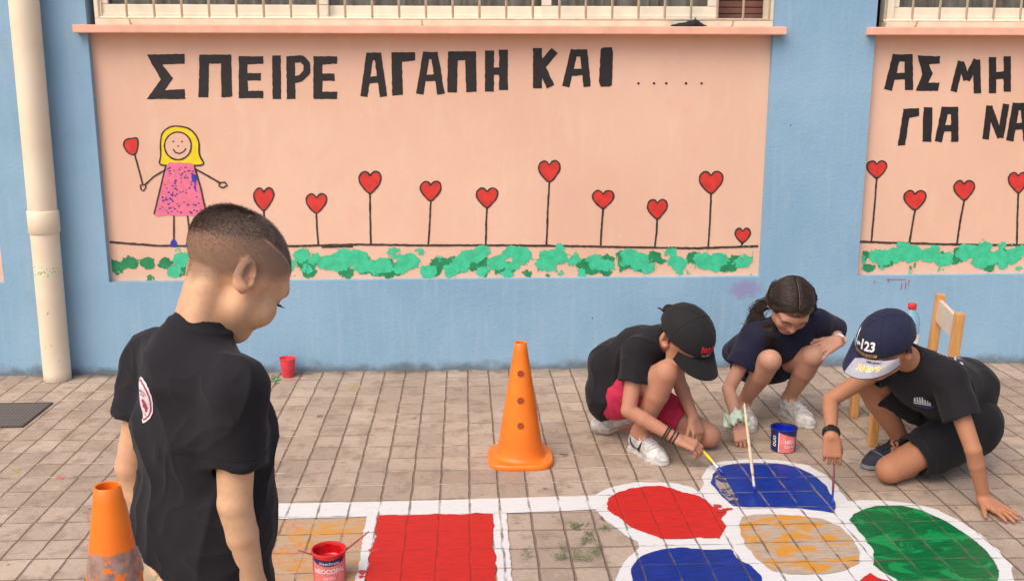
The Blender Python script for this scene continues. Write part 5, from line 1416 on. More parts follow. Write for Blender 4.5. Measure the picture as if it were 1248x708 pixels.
def make_shoe(t, heel, toe, upv, mat=SHOEW, sole=SOLEW, laces=LACE, h=.085, wf=.041, tick=None, label=None):
    lo, hi = bbox([heel, toe, heel+Vector(upv).normalized()*.1], .065)
    h_ = .003
    U = Field(lo, hi, h_); P = shoe_fields(U, heel, toe, h, wf, upv=upv); so_, me = finish('shoe', U, mat, t, 1, label=label)
    U = Field(lo, hi, h_); shoe_fields(U, heel, toe, h, wf, upv=upv, sole=True); finish('sole', U, sole, so_, 1)
    d = (toe-heel).normalized(); u = (Vector(upv)-d*Vector(upv).dot(d)).normalized(); r = d.cross(u)
    if laces:
        mb = MB(); bvh = BVHTree.FromPolygons([v.co.copy() for v in me.vertices], [list(p.vertices) for p in me.polygons])
        def onshoe(a, x):
            p = heel+d*((toe-heel).length*a)+u*.2+r*x; hit = bvh.ray_cast(p, -u, .3); return (hit[0]+u*.0025) if hit[0] else None
        for k in range(5):
            a = .38+.065*k
            for x0, x1 in ((-.017, .017), ):
                pts = [onshoe(a+(.02*(i/6)), x0+(x1-x0)*i/6) for i in range(7)]
                pts2 = [onshoe(a+.02-(.02*(i/6)), x0+(x1-x0)*i/6) for i in range(7)]
                for pp_ in (pts, pts2):
                    if all(pp_): mb.tube(pp_, .0022, 6)
        for sg in (-1, 1):
            pts = [onshoe(.37, 0), onshoe(.36, sg*.012), onshoe(.39, sg*.026)]
            if all(pts): mb.tube([pts[0], pts[1]+u*.008, pts[2]+u*.003, pts[2]+d*.012], .002, 6)
        mb.build('laces', laces, so_, sm=True)
        # toe seam and overlay stitching
        mb = MB()
        pts = [onshoe(.70+.07*math.cos(q*2.2), .036*math.sin(q*1.45)) for q in [(-1+i/8) for i in range(17)]]
        pts = [p for p in pts if p]
        if len(pts) > 3: mb.tube([p-u*.0015 for p in pts], .0012, 5); mb.build('toe_seam', simple('grey_seam', (.33, .32, .32), .7), so_, sm=True)
    if tick:
        sg = tick
        pts = [(-.055, .020), (-.050, .023), (-.035, .007), (-.022, -.003), (-.008, -.004), (.004, .004), (.012, .020), (.016, .019), (.016, .006), (.008, -.010), (-.006, -.018), (-.022, -.016), (-.038, -.004), (-.050, .012)]
        V, F = fill2d([(a*1.0, b_*1.35) for a, b_ in pts]); mb = MB(); decal(me, V, F, heel+d*((toe-heel).length*.40)+u*.036+r*(sg*.2), d, u, -r*sg, .0014, .005, mb)
        mb.build('check_mark', simple('black_check_mark', (.02, .018, .02), .5), so_)
    return so_
def make_cap(t, J, mat, grow=.010, L=.068, w=.078, tilt=-8, droop=.02, brim_top=None, label=None):
    HC, HM, hs = J['HC'], J['HM'], J['hs']
    lo, hi = bbox([HC], .16*hs); U = Field(lo, hi, .003); cap_crown(U, HC, HM, hs, grow)
    capo, cme = finish('cap', U, mat, t, 2, [(.0012, 16, None, 4, .0006)], label)
    V, F, pt, T = brim_mesh(HC, HM, hs, L, w, droop, tilt, base=.078+grow)
    me = mesh_from(V, F, True); me.set_sharp_from_angle(angle=R(60)); link('brim', me, mat, capo)
    MB().lathe(HC+HM @ Vector((0, -.012, .028+.074+grow-.001))*hs, [(.0065, -.001), (.006, .0025), (.003, .004), (0, .0045)], 14, HM).build('button', mat, capo, sm=True)
    # seams between the panels
    bvh = BVHTree.FromPolygons([v.co.copy() for v in cme.vertices], [list(p.vertices) for p in cme.polygons]); mb = MB()
    for k in range(6):
        a = R(30+60*k)+R(0); pts = []
        for i in range(15):
            e = R(86-88*i/14); d = HM @ Vector((math.sin(a)*math.cos(e), math.cos(a)*math.cos(e), math.sin(e)))
            hit = bvh.ray_cast(HC+HM @ Vector((0, -.012, .028))*hs+d*.2, -d, .25)
            if hit[0] and (HM.transposed() @ (hit[0]-HC)).z > .026*hs: pts.append(hit[0]+d*.0003)
        if len(pts) > 3: mb.tube(pts, .0011, 5)
    mb.build('panel_seam', mat, capo, sm=True)
    return capo, cme, pt, T
short_hair = lambda lo=-.02: (lambda x, y, z: np.clip((z-np.interp(y, [-.12, -.05, -.015, .02, .06, .1], [lo-.03, lo-.03, lo+.015, .01, .04, .05]))/.006, 0, 1))

def boy_red_shorts():
    J = {}
    heelR, toeR = flo(768, 546), flo(811, 567); d = (toeR-heelR).normalized()
    toeR = heelR+d*.215; 
    J['AR'] = heelR+d*.05+Vector((0, 0, .078)); J['TR'] = heelR+d*.13+Vector((0, 0, .035))
    J['KR'] = atlen(811, 455, J['AR'], .285, True)
    J['HR'] = at(748, 486, 3.69); f = Vector((.67, -.74, 0)); lf = Vector((.74, .67, 0))
    J['HL'] = J['HR']+lf*.125+Vector((0, -.02, .0)); J['KL'] = Vector((.915, 3.60, .056))
    J['AL'] = at(772, 514, 3.74); J['TL'] = at(740, 518, 3.77)
    J['SR'] = at(778, 428, 3.555); J['SL'] = J['SR']+lf*.215+Vector((0, 0, .01))
    mid = (J['SR']+J['SL'])/2
    J['belly'] = (J['HR']+J['HL'])/2+Vector((-.035, .015, .125)); J['chest'] = mid+Vector((-.055, .045, -.035))
    J['neck'] = mid+Vector((.035, -.03, .028))
    J['HC'] = at(835, 414, 3.50); J['hs'] = 1.06
    U = Vector((.32, -.50, .80)); Fw = Vector((.45, -.58, -.66)); J['HM'] = frame(Fw, U)
    J['ER'] = atlen(766, 500, J['SR'], .20, True); J['WR'] = atlen(826, 535, J['ER'], .185, True)
    J['EL'] = at(826, 462, 3.66); J['WL'] = atlen(845, 508, J['EL'], .16, True)
    s = .98
    pel = (J['HR']+J['HL'])/2; HP = at(750, 484, J['HR'].y-.075)
    t = empty('person', (pel.x, pel.y, 0), 'boy crouching in black cap, black t-shirt and red shorts, holding a yellow brush', 'person', 'children painting the pavement')
    h = .0032
    lo, hi = bbox([J[k] for k in ('AR', 'AL', 'TL', 'KR', 'KL', 'HR', 'HL', 'SR', 'SL', 'ER', 'EL', 'WR', 'WL', 'HC')], .15); lo[2] = -.004
    F = Field(lo, hi, h); limb_fields(F, J, s); head_prims(F, J['HC'], J['HM'], J['hs'])
    dirR = (at(852, 545, J['WR'].y-.03)-J['WR'])
    hand_prims(F, J['WR'], hand_frame(dirR, Vector((.1, -.35, .9)), 'R'), .88, -1, curl=(38, 42, 25), idx_curl=(30, 38, 25), thumb=(28, 25, 18))
    dirL = Vector((.03, -.08, -.13)); hand_prims(F, J['WL'], hand_frame(dirL, Vector((.45, -.7, .3)), 'L'), .84, 1, curl=(30, 35, 20), thumb=(30, 12, 12))
    V, Q = F.mesh(2); me = np_mesh('body', V, Q); vcol(me, head_colors(J['HC'], J['HM'], J['hs'], SK_B, (.03, .018, .012), short_hair(-.02)))
    link('body', me, SKIN, t)
    # shorts
    P = Field(lo, hi, h)
    P.cone(pel+Vector((0, 0, .05)), pel, .080, .084, .03, lf, 1.2)
    for q, L, cn in (('R', .60, None), ('L', .66, None)):
        H, K = J['H'+q], J['K'+q]; dd = (K-H).normalized(); end = H+dd*(K-H).length*L
        P.cone(H, K, .080, .068, .03, cuts=((end, dd),))
        P.cone(end-dd*.03, K, .066*s, .066*s, 0, op='sub')
    finish('shorts', P, REDS, t, 2, [(.005, 14, None, 2, .0015)])
    S = Field(lo, hi, h)
    up = (mid-pel).normalized()
    nk, nd = shirt_fields(S, J, s, .013, .118, (HP, (f*.80-Vector((0, 0, 1))*.60).normalized()))
    S.cone(J['HR']-f*.02+Vector((0, 0, .01)), J['HR'].lerp(J['chest'], .5), .094, .085, .03, cuts=((HP, (f*.80-Vector((0, 0, 1))*.60).normalized()),))
    S.cone(J['belly'], pel-f*.035+Vector((0, 0, -.03)), .085, .088, .04, lf, 1.25, cuts=((HP, (f*.80-Vector((0, 0, 1))*.60).normalized()), (Vector((0, 0, .095)), Vector((0, 0, -1)))))
    tee, ms = finish('tshirt', S, BLACKT, t, 2, [(.005, 11, Matrix(((1, 0, 0), (0, 1, 0), (0, 0, .7))), 12, .0012)])
    collar(tee, nk, nd, .0505, BLACKT2)
    make_shoe(t, heelR, toeR, Vector((0, 0, 1)), tick=1, label='white shoe with a black check mark')
    heel2 = J['AL']+Vector((.02, .0, .055)); toe2 = at(719, 521, 3.77); toe2 = heel2+(toe2-heel2).normalized()*.205
    make_shoe(t, at(786, 512, 3.75), at(719, 520, 3.79), Vector((.15, -.62, .75)), label='scuffed white shoe tucked under him')
    capo, cme, pt, T = make_cap(t, J, CAPB, .019, .076, .088, -8, .018)
    mb = MB(); V, F = text_mesh('IWJLD', .030, .0014)
    V = [(v[0]*.72, v[1]*1.0) for v in V]; HM = J['HM']
    ctr = J['HC']+HM @ Vector((.006, .10, .066)); decal(cme, V, F, ctr, -HM.col[0], HM.col[2], -HM.col[1], .0022, .006, mb)
    V, F = text_mesh('NO LIMITS', .009, .0003); decal(cme, V, F, ctr-HM.col[2]*.020, -HM.col[0], HM.col[2], -HM.col[1], .0022, .006, mb, 1)
    mb.build('embroidery', [simple('red_thread', (.55, .02, .03), .7, .1), simple('grey_thread', (.4, .38, .38), .7)], capo)
    mb = MB(); hs = J['hs']
    arc = [J['HC']+HM @ Vector((.036*math.cos(a), -.019-.109*math.sqrt(max(0, 1-(.052*math.sin(a)/.093)**2-(.042*math.cos(a)/.089)**2))+.006*math.sin(a), .028+.046*math.sin(a)))*hs for a in [math.pi*k/16 for k in range(17)]]
    mb.tube(arc, .006, 8, flat=.6)
    arc = [J['HC']+HM @ Vector((.062*math.sin(a), -.020-.112*math.cos(a), .026))*hs for a in [(-1+k/8)*.6 for k in range(17)]]
    mb.tube(arc, .0075, 8, flat=.5)
    mb.tube([arc[-1], arc[-1]+HM @ Vector((.006, -.014, .0)), arc[-1]+HM @ Vector((.014, -.024, -.002))], [.006, .006, .004], 8, flat=.5)
    mb.build('back_strap', CAPB, capo, sm=True)
    # wrist cords
    mb = MB(); dW = (J['WR']-J['ER']).normalized(); a1 = dW.cross(Vector((0, 0, 1))).normalized(); a2 = dW.cross(a1)
    for k, o in enumerate((-.050, -.041, -.022, -.009)):
        rr = .0228+(-o)*.09
        mb.tube([J['WR']+dW*o+(a1*math.cos(2*math.pi*i/28)+a2*math.sin(2*math.pi*i/28))*rr for i in range(29)], .0024, 6, False)
        mb.build('wrist_cord', STRAPB, t, sm=True); mb = MB()
    mb.bm.free()
    tip = flo(883, 578, .006); end = atlen(849, 541, tip, .155, False)
    brush('paint_brush', tip, end, 'yellow handled flat brush held by the boy in red shorts', simple('yellow_handle', (.80, .55, .01), .35, .06), .0048, .034, .030, (.006, .03, .38), (.62, .6, .58), 1.6)
boy_red_shorts()

def girl():
    J = {}
    toeR = flo(915, 528); heelR = toeR+Vector((.012, .20, 0)); heelL = flo(953, 502); toeL = flo(995, 525); dl = (toeL-heelL).normalized(); toeL = heelL+dl*.225
    dr = (toeR-heelR).normalized()
    J['AR'] = heelR+dr*.045+Vector((0, 0, .08)); J['TR'] = heelR+dr*.12+Vector((0, 0, .035)); J['AL'] = heelL+dl*.045+Vector((0, 0, .08)); J['TL'] = heelL+dl*.12+Vector((0, 0, .035))
    J['KR'] = atlen(938, 440, J['AR'], .285, True); J['KL'] = atlen(990, 434, J['AL'], .285, True)
    J['HR'] = Vector((1.195, 4.04, .205)); J['HL'] = Vector((1.325, 4.05, .205))
    J['SR'] = at(921, 410, 3.83); J['SL'] = at(996, 393, 3.91); mid = (J['SR']+J['SL'])/2; pel = (J['HR']+J['HL'])/2
    J['belly'] = pel+Vector((.0, .01, .10)); J['chest'] = mid+Vector((0, .055, -.05)); J['neck'] = mid+Vector((.0, -.015, .03))
    J['HC'] = at(964, 373, 3.755); J['hs'] = 1.03
    J['HM'] = frame(Vector((-.04, -.68, -.73)), Vector((.02, -.7, .70)))
    J['ER'] = atlen(888, 474, J['SR'], .205, True); J['WR'] = atlen(899, 516, J['ER'], .185, True)
    J['EL'] = at(1017, 405, 3.98); J['WL'] = at(1022, 415, 3.80)
    s = .92
    t = empty('person', (pel.x, pel.y, 0), 'girl squatting in navy t-shirt, long dark hair parted in the middle, holding a wooden brush', 'person', 'children painting the pavement')
    h = .0032
    lo, hi = bbox([J[k] for k in ('AR', 'AL', 'KR', 'KL', 'HR', 'HL', 'SR', 'SL', 'ER', 'EL', 'WR', 'WL', 'HC')], .14); lo[2] = -.004
    F = Field(lo, hi, h); limb_fields(F, J, s); head_prims(F, J['HC'], J['HM'], J['hs'])
    dirR = at(908, 549, J['WR'].y-.045)-J['WR']
    hand_prims(F, J['WR'], hand_frame(dirR, Vector((-.1, -.75, .62)), 'R'), .84, -1, curl=(28, 40, 25), idx_curl=(22, 34, 22), thumb=(26, 26, 18))
    dirL = at(997, 428, 3.765)-J['WL']; hand_prims(F, J['WL'], hand_frame(dirL, Vector((.05, -.66, .75)), 'L'), .92, 1, curl=(10, 20, 14), thumb=(30, 6, 14), spread=15)
    V, Q = F.mesh(2); me = np_mesh('body', V, Q); vcol(me, head_colors(J['HC'], J['HM'], J['hs'], SK_C, (.03, .017, .011), short_hair(-.03)))
    link('body', me, SKIN, t)
    P = Field(lo, hi, h); P.cone(pel+Vector((0, 0, .05)), pel, .083, .086, .03, Vector((1, 0, 0)), 1.3)
    for q in 'RL':
        H, K = J['H'+q], J['K'+q]; dd = (K-H).normalized(); end = H+dd*(K-H).length*.42; P.cone(H, K, .074, .066, .03, cuts=((end, dd),))
    finish('shorts', P, NAVYT, t, 2, [(.004, 14, None, 2, .001)])
    S = Field(lo, hi, h)
    nk, nd = shirt_fields(S, J, s, .017, .145, (pel+Vector((0, 0, .0)), Vector((0, .2, -1)).normalized()), .056)
    # loose front falling between the knees, and the back panel flaring on her right
    S.cone(J['chest']+Vector((0, -.03, -.0)), pel.lerp(J['KR'].lerp(J['KL'], .5), .35)+Vector((0, 0, .06)), .07, .055, .04, Vector((1, 0, 0)), 1.3)
    S.cone(J['SR']+Vector((.01, .07, -.04)), J['HR']+Vector((-.065, .0, .055)), .055, .05, .04)
    tee, ms = finish('tshirt', S, NAVYT, t, 2, [(.005, 11, Matrix(((1, 0, 0), (0, 1, 0), (0, 0, .7))), 22, .0012)])
    collar(tee, nk, nd, .0505, NAVYT)
    make_shoe(t, heelR, toeR, Vector((0, 0, 1)), label='scuffed white lace-up shoe'); make_shoe(t, heelL, toeL, Vector((0, 0, 1)), label='scuffed white lace-up shoe')
    # ---- hair: cap of hair plus strands drawn from the parting to behind the ears, then falling
    HC, HM, hs = J['HC'], J['HM'], J['hs']; T = lambda x, y, z: HC+HM @ Vector((x, y, z))*hs
    U = Field(*bbox([HC], .17), .003)
    front = (T(0, .060, .052), (HM.col[1]*.88-HM.col[2]*.48).normalized())
    U.ell(T(0, -.014, .028), (.0765*hs, .0965*hs, .0755*hs), HM, 0, cuts=(front,))
    for sx in (-1, 1):
        U.cone(T(sx*.060, .02, .02), T(sx*.070, -.035, -.02), .020*hs, .022*hs, .012); U.cone(T(sx*.045, -.06, .0), T(sx*.045, -.058, -.045), .034*hs, .028*hs, .03)
    U.cone(T(0, .1, .080), T(0, -.07, .108), .0022, .0022, .003, op='sub'); 
    HR = hair_mat('dark_brown_hair', (.015, .009, .007), (.042, .024, .017), .52)
    hairo, hm = finish('hair', U, HR, t, 2)
    mb = MB(); rg = random.Random(5)
    mbl = []
    for k in range(1300):
        sx = -1 if k < 720 else 1
        y0 = rg.uniform(-.085, .066); th0 = R(1.5+rg.uniform(0, 3)); th1 = R(100+rg.uniform(-12, 12))
        pts = []; lift = rg.uniform(.0, .0035)
        ye = -.045+.012*rg.gauss(0, 1)+(.35*(y0+.01))
        for i in range(9):
            q = i/8; th = th0+(th1-th0)*q; y = y0+(ye-y0)*q**1.25
            e = math.sqrt(max(.02, 1-((y+.014)/.099)**2))
            pts.append(T(sx*(.078+lift)*e*math.sin(th), y, .028+(.077+lift)*e*math.cos(th)))
        if sx < 0:                                                   # her right: long loose lengths
            w_ = rg.random()
            if w_ < .40: ends = [at(935+rg.gauss(0, 3.5), 400, 3.79), at(940+rg.gauss(0, 4), 420+rg.uniform(-10, 4), 3.775)]
            else: ends = [at(929+rg.gauss(0, 4), 372+rg.gauss(0, 3), 3.84), at(922+rg.gauss(0, 5), 388+rg.gauss(0, 4), 3.845), at(915+rg.gauss(0, 6.5), 402+rg.uniform(-12, 10), 3.84)]
        else:
            ends = [at(990+rg.gauss(0, 1.5), 372, 3.82), at(986+rg.gauss(0, 2), 382+rg.uniform(-6, 2), 3.87)]
        pts += ends; rr = rg.uniform(.0006, .0013)
        # smooth
        Q = []
        for i in range(len(pts)-1):
            p0, p1, p2, p3 = pts[max(i-1, 0)], pts[i], pts[i+1], pts[min(i+2, len(pts)-1)]
            for q in range(3 if i > 6 else 2):
                u_ = q/(3 if i > 6 else 2); Q.append(.5*((2*p1)+(p2-p0)*u_+(2*p0-5*p1+4*p2-p3)*u_*u_+(3*p1-p0-3*p2+p3)*u_**3))
        Q.append(pts[-1]); n = len(Q)
        mb.tube(Q, [rr*(.7+.3*min(1, i/4))*(1 if i < n-5 else (n-i)/5+.05) for i in range(n)], 5)
    mb.build('hair_strands', HR, hairo, sm=True)
    sp_ = MB(); sp_.tube([T(0, .066-.15*i/12, 0)*0+T(.0005*math.sin(i*2.1), .064-.13*i/12, .028+.0735*math.sqrt(max(0, 1-((.078-.13*i/12)/.099)**2)*1.0)+.0022) for i in range(13)], .0010, 6)
    sp_.build('parting', simple('scalp_skin', (.30, .17, .125), .6), hairo, sm=True)
    # scrunchie
    dW = (J['WR']-J['ER']).normalized(); a1 = dW.cross(Vector((1, 0, .3))).normalized(); a2 = dW.cross(a1)
    V = []; F = []; nu, nv = 72, 14
    for i in range(nu):
        a = 2*math.pi*i/nu; ru = .035+.012*noise.noise(Vector((math.cos(a)*2.6, math.sin(a)*2.6, 3)))
        lobe = 1+.55*max(0, -math.cos(a-R(205)))
        for j in range(nv):
            b = 2*math.pi*j/nv; rt = .0115*lobe*(1+.9*noise.noise(Vector((math.cos(a)*4.5, math.sin(a)*4.5, math.sin(b)*1.2)))+.25*math.sin(b*3+a*5))
            V.append(J['WR']-dW*.006+(a1*math.cos(a)+a2*math.sin(a))*(ru*(.78+.22*lobe)+rt*math.cos(b))+dW*(rt*1.5*math.sin(b)+.016*noise.noise(Vector((math.cos(a)*3, math.sin(a)*3, 8)))))
    for i in range(nu):
        for j in range(nv): F.append([i*nv+j, ((i+1) % nu)*nv+j, ((i+1) % nu)*nv+(j+1) % nv, i*nv+(j+1) % nv])
    link('scrunchie', mesh_from(V, F, True), cloth_mat('mint_satin', (.46, .54, .42), .5, 500), t)
    # watch
    dW = (J['WL']-J['EL']).normalized(); dW = (at(1000, 423, 3.765)-J['WL']).normalized()*.6+dW*.4; dW.normalize(); a1 = dW.cross(Vector((0, 0, 1))).normalized(); a2 = dW.cross(a1)
    wt = MB(); wt.tube([J['WL']-dW*.004+(a1*math.cos(2*math.pi*i/30)+a2*math.sin(2*math.pi*i/30))*.0245 for i in range(31)], .0055, 8, False, flat=.5)
    w0 = wt.build('watch', simple('pale_watch_strap', (.62, .58, .55), .5), t, sm=True)
    fd = Vector((.55, -.75, .35)); fd = (fd-dW*fd.dot(dW)).normalized(); M = frame(dW, fd)
    MB().box(J['WL']-dW*.004+fd*.027, (.011, .014, .005), M, .003).build('watch_case', simple('rose_gold', (.62, .36, .24), .3, .05, metal=.8), w0)
    MB().box(J['WL']-dW*.004+fd*.0325, (.0085, .0115, .0012), M, .0008).build('watch_face', simple('watch_glass', (.55, .5, .48), .1), w0)
    tip = flo(920, 600, .006); end = atlen(907, 491, tip, .215, False)
    brush('paint_brush', tip, end, 'long pale wooden brush held upright by the girl', WOOD, .0048, .022, .036, (.006, .03, .38), (.72, .70, .68))
girl()

def boy_navy_cap():
    J = {}
    f = Vector((-.83, -.55, 0)); lf = Vector((.55, -.83, 0)); 
    J['KL'] = flo(1086, 592)+Vector((0.005, .02, .056)); J['AL'] = Vector((1.70, 3.36, .05)); J['TL'] = Vector((1.76, 3.42, .03))
    J['AR'] = at(1100, 538, 3.42); J['KR'] = atlen(1055, 461, J['AR'], .315, True); J['TR'] = J['AR']+Vector((-.07, -.03, -.045))
    J['arm'] = .86; J['sleeveR'] = .085; pel = Vector((1.785, 3.37, .195)); J['HL'] = pel+lf*.068; J['HR'] = pel-lf*.068
    J['SL'] = at(1155, 459, 3.13); mid = J['SL']-lf*.118+Vector((0, 0, .005)); J['SR'] = mid-lf*.09
    J['belly'] = pel+Vector((.02, .02, .115)); J['chest'] = mid+Vector((.055, .04, -.055)); J['neck'] = mid+Vector((-.03, -.02, .03))
    J['HC'] = at(1078, 421, 3.12); J['hs'] = 1.04
    J['HM'] = frame(Vector((-.78, -.38, -.50)), Vector((-.28, -.36, .85)))
    J['EL'] = atlen(1186, 548, J['SL'], .235, True); J['WL'] = at(1199, 607, 3.03)
    J['ER'] = atlen(1012, 487, J['SR'], .255, True); J['WR'] = atlen(1013, 531, J['ER'], .185, True)
    s = 1.04
    t = empty('person', (pel.x, pel.y, 0), 'boy kneeling in navy cap with grey peak and black clothes, one hand on the floor', 'person', 'children painting the pavement')
    h = .0032
    lo, hi = bbox([J[k] for k in ('AR', 'AL', 'TL', 'KR', 'KL', 'HR', 'HL', 'SR', 'SL', 'ER', 'EL', 'WR', 'WL', 'HC')], .15); lo[2] = -.004
    F = Field(lo, hi, h); limb_fields(F, J, s*.97); head_prims(F, J['HC'], J['HM'], J['hs'])
    tipd = Vector((1, 0, 0))
    hp = flo(1236, 633, .012); dL = hp-Vector((J['WL'].x, J['WL'].y, .02)); dL.z = 0
    # flat hand, slightly arched
    Wl = Vector((J['WL'].x, J['WL'].y, .030)); F.cone(J['WL'], Wl, .022, .021, .012)
    hand_prims(F, Wl, hand_frame(dL.normalized()+Vector((0, 0, -.14)), Vector((0, 0, 1)), 'L'), .95, -1 if False else 1, curl=(-6, 8, 4), thumb=(38, 0, 2), spread=9)
    dirR = at(1015, 570, J['WR'].y-.02)-J['WR']
    hand_prims(F, J['WR'], hand_frame(dirR, Vector((-.25, -.85, .45)), 'R'), .90, -1, curl=(30, 38, 22), idx_curl=(24, 32, 20), thumb=(25, 26, 18))
    V, Q = F.mesh(2); me = np_mesh('body', V, Q); vcol(me, head_colors(J['HC'], J['HM'], J['hs'], SK_D, (.03, .018, .012), short_hair(-.02)))
    link('body', me, SKIN, t)
    P = Field(lo, hi, h); P.cone(pel+Vector((0, 0, .07)), pel, .086, .090, .03, lf, 1.15)
    for q, L in (('R', .80), ('L', .74)):
        H, K = J['H'+q], J['K'+q]; dd = (K-H).normalized(); end = H+dd*(K-H).length*L
        P.cone(H, K, .084, .074, .03, cuts=((end, dd),)); P.cone(end-dd*.03, K, .064*s, .066*s, 0, op='sub')
    P.cone(J['HL']+Vector((0, 0, -.05)), J['HL'].lerp(J['KL'], .6)+Vector((.03, -.01, -.03)), .07, .05, .03)
    P.cut((0, 0, .006), (0, 0, -1))
    finish('shorts', P, BLKS, t, 2, [(.005, 12, None, 31, .0015)])
    S = Field(lo, hi, h)
    nk, nd = shirt_fields(S, J, s, .012, .135, (pel+Vector((.0, 0, -.03)), (Vector((0, 0, -1))+f*-.25).normalized()), .054)
    S.cone(J['chest']+f*.05, pel+f*.07+Vector((0, 0, .05)), .07, .075, .04, lf, 1.15)
    tee, ms = finish('tshirt', S, BLACKT, t, 2, [(.005, 10, Matrix(((1, 0, 0), (0, 1, 0), (0, 0, .7))), 17, .0012)])
    collar(tee, nk, nd, .0525, BLACKT2)
    # ship print on the chest, print on the back
    PW = simple('white_shirt_print', (.62, .64, .68), .7, .15); PN = simple('navy_shirt_print', (.03, .045, .16), .7)
    mb = MB(); o = at(1125, 489, 3.0); xd = Vector((CR.x, CR.y, CR.z)); yd = CU.copy(); cast = (o-CAM).normalized(); px = 3.0/FPX*1.02
    def q2(pts): return fill2d([((x-1125)*px, -(y-489)*px) for x, y in pts])
    for a, b_ in ((1112.5, 4), (1116.2, 5), (1119.6, 5.5), (1123, 6), (1126.5, 4.5), (1130, 4), (1133, 3)):
        y1 = 489.5+(a-1112)*.25; V, F_ = q2([(a, y1-b_*1.35), (a+1.6, y1-b_*1.5), (a+2.9, y1), (a+.2, y1-.3)]); decal(ms, V, F_, o, xd, yd, cast, .002, .004, mb)
    V, F_ = q2([(1112, 490), (1136, 494.5), (1136, 495.6), (1112.5, 491.6)]); decal(ms, V, F_, o, xd, yd, cast, .002, .004, mb)
    V, F_ = q2([(1112, 492.6), (1135, 497), (1142, 494), (1139, 498.5), (1130, 499), (1116, 496)]); decal(ms, V, F_, o, xd, yd, cast, .002, .004, mb, 1)
    mb.build('ship_print', [PW, PN], tee)
    mb = MB()
    bc = (lf*.25+Vector((-.83*-1, .55, .6))*-1).normalized()      # cast towards the back of the shirt from behind/above
    bvh = BVHTree.FromPolygons([v.co.copy() for v in ms.vertices], [list(p.vertices) for p in ms.polygons])
    sp0 = J['neck'].lerp(pel, .30); yd2 = (J['neck']-pel).normalized(); xd2 = bc.cross(yd2).normalized()
    for txt, sz, dy, mi in (('HELLENIC', .05, .05, 0), ('NAVY', .07, -.01, 0), ('2023', .045, -.075, 0)):
        V, F_ = text_mesh(txt, sz, .001); V = [(v[0], v[1]+dy) for v in V]; decal(ms, V, F_, sp0, xd2, yd2, bc, .0025, .01, mb, mi)
    V, F_ = fill2d([(-.08, -.045), (.08, -.045), (.08, -.035), (-.08, -.035)]); decal(ms, V, F_, sp0, xd2, yd2, bc, .0025, .01, mb, 1)
    mb.build('back_print', [PW, simple('blue_shirt_print', (.05, .10, .40), .7)], tee)
    heelR = Vector((J['AR'].x+.03, J['AR'].y+.015, .004)); toeR = flo(1054, 571); dd = (toeR-heelR); dd.z = 0; toeR = heelR+dd.normalized()*.205
    sh = make_shoe(t, heelR, toeR, Vector((0, 0, 1)), SHOEN, simple('grey_sole', (.2, .2, .2), .7), simple('black_lace', (.015, .015, .016), .8), label='dark navy mesh trainer')
    mb = MB(); b0 = at(1090, 541, 3.36)
    mb.tube([b0+Vector((.006, 0, -.008)), b0+Vector((-.006, -.004, .010)), b0+Vector((.004, -.008, .018)), b0+Vector((.018, -.006, .008)), b0+Vector((.022, 0, -.006))], .0028, 7); mb.build('lace_loop', simple('black_lace_loop', (.012, .012, .013), .8), sh, sm=True)
    make_shoe(t, J['AL']+Vector((.02, 0, .04)), J['AL']+Vector((.19, .08, -.01)), Vector((-.3, -.3, .8)), SHOEN, simple('grey_sole', (.2, .2, .2), .7), None)
    capo, cme, pt, T = make_cap(t, J, CAPN, .012, .078, .085, -4, .014)
    # grey peak insert with lettering, cap number
    HM = J['HM']; hs = J['hs']; GREYC = simple('grey_peak_twill', (.33, .32, .36), .75, .08, 60); GOLD = simple('gold_thread', (.70, .42, .03), .6, .15, 90); WT = simple('white_thread', (.75, .74, .75), .6, .05)
    mb = MB()
    V = []; F_ = []; nu, nv = 26, 8
    for j in range(nv+1):
        for i in range(nu+1):
            v = .06+.95*j/nv; u = -1.0+1.28*i/nu; u = min(u, .985)
            edge = (.10+.75*max(0, u+.1)**1.2) if u > -.1 else .10
            v = max(v, edge)
            x, y, z = pt(u, v); V.append(T(x, y, z+.0022))
    for j in range(nv):
        for i in range(nu): k = j*(nu+1)+i; F_.append([k, k+1, k+nu+2, k+nu+1])
    mb.add(V, F_)
    ins = mb.build('peak_insert', GREYC, capo, sm=True)
    mb = MB()
    def onbrim(V2, F2, u0, v0, su, lift, mi, flip=1):
        out = []
        for x, y in [(v[0], v[1]) for v in V2]:
            u = u0+su*x; v = v0-y*flip
            X, Y, Z = pt(max(-.98, min(.98, u)), max(0.0, min(1.0, v))); out.append(T(X, Y, Z+lift))
        b = bmesh.new(); vs = [b.verts.new(p) for p in out]
        mb.add(out, [list(f) for f in F2], mi); b.free()
    Vt, Ft = text_mesh('NAVY', .34, .012)
    onbrim(Vt, Ft, -.42, .60, -.80, .0046, 0, 1)
    Vt, Ft = text_mesh('NAVY', .34, .030); onbrim(Vt, Ft, -.42, .60, -.80, .0036, 2, 1)
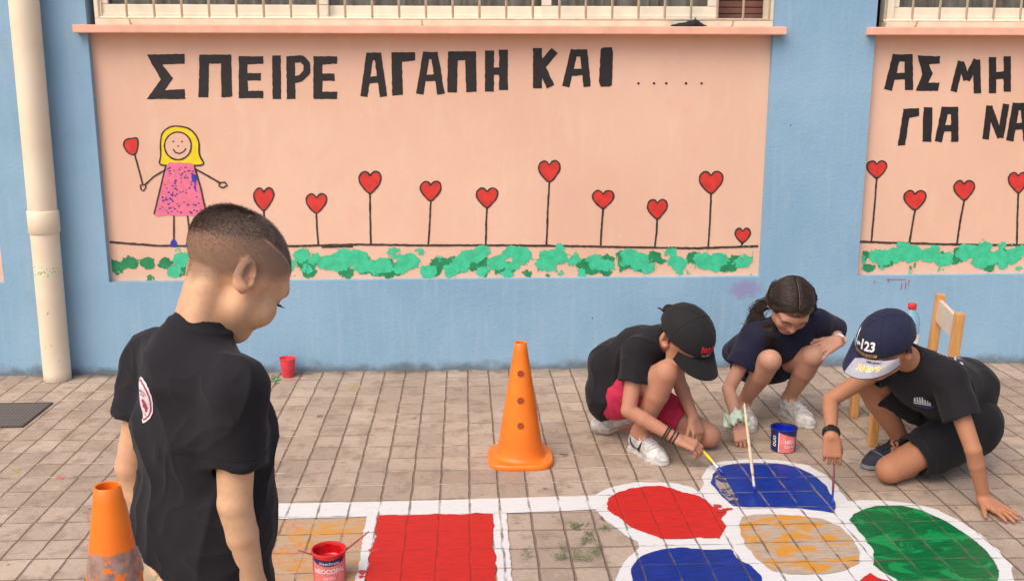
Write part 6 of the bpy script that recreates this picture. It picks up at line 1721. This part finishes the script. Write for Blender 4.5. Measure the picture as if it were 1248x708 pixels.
    Vt, Ft = text_mesh('HELLENIC', .13, .006); onbrim(Vt, Ft, -.42, .26, -.8, .0036, 1, 1)
    mb.build('peak_lettering', [GOLD, simple('navy_thread', (.02, .02, .07), .7), WT], capo)
    mb = MB(); ctr = J['HC']+HM @ Vector((.004, .10, .068))*hs; cst = (-HM.col[1]+HM.col[0]*.15).normalized()
    Vt, Ft = text_mesh("L-123", .040, .0014); Vt = [(v[0]*.9, v[1]) for v in Vt]; decal(cme, Vt, Ft, ctr, -HM.col[0], HM.col[2], cst, .0022, .006, mb)
    Vt, Ft = fill2d([(-.048, -.034), (.048, -.034), (.048, -.0235), (-.048, -.0235)]); decal(cme, Vt, Ft, ctr, -HM.col[0], HM.col[2], cst, .0018, .006, mb, 1)
    Vt, Ft = text_mesh("COMMAND SHIP", .0095, .0003); Vt = [(v[0]*1.1, v[1]-.0288) for v in Vt]; decal(cme, Vt, Ft, ctr, -HM.col[0], HM.col[2], cst, .0028, .006, mb, 2)
    mb.build('embroidery', [WT, simple('bronze_thread', (.42, .24, .05), .6, .2, 90), simple('dark_thread', (.05, .035, .03), .7)], capo)
    # fitness band
    dW = (J['WR']-J['ER']).normalized(); a1 = dW.cross(Vector((1, 0, .3))).normalized(); a2 = dW.cross(a1)
    mb = MB()
    for o in (-.020, -.016, -.012, -.008): mb.tube([J['WR']+dW*o+(a1*math.cos(2*math.pi*i/30)+a2*math.sin(2*math.pi*i/30))*.0262 for i in range(31)], .0036, 8, False)
    wb = mb.build('fitness_band', STRAPB, t, sm=True)
    fd = -ray(1013, 528).normalized(); fd = (fd-dW*fd.dot(dW)).normalized(); M = frame(dW, fd)
    MB().box(J['WR']-dW*.014+fd*.0265+a1*0, (.010, .011, .004), M, .003).build('band_screen', simple('black_glass', (.01, .01, .012), .12), wb)
    tip = flo(1014, 617, .005); end = atlen(1017, 566, tip, .135, False)
    brush('paint_brush', tip, end, 'thin blue-stained brush held by the boy in the navy cap', simple('dark_red_handle', (.16, .03, .06), .45), .0036, .026, .022, (.006, .03, .38), (.03, .05, .3))
boy_navy_cap()
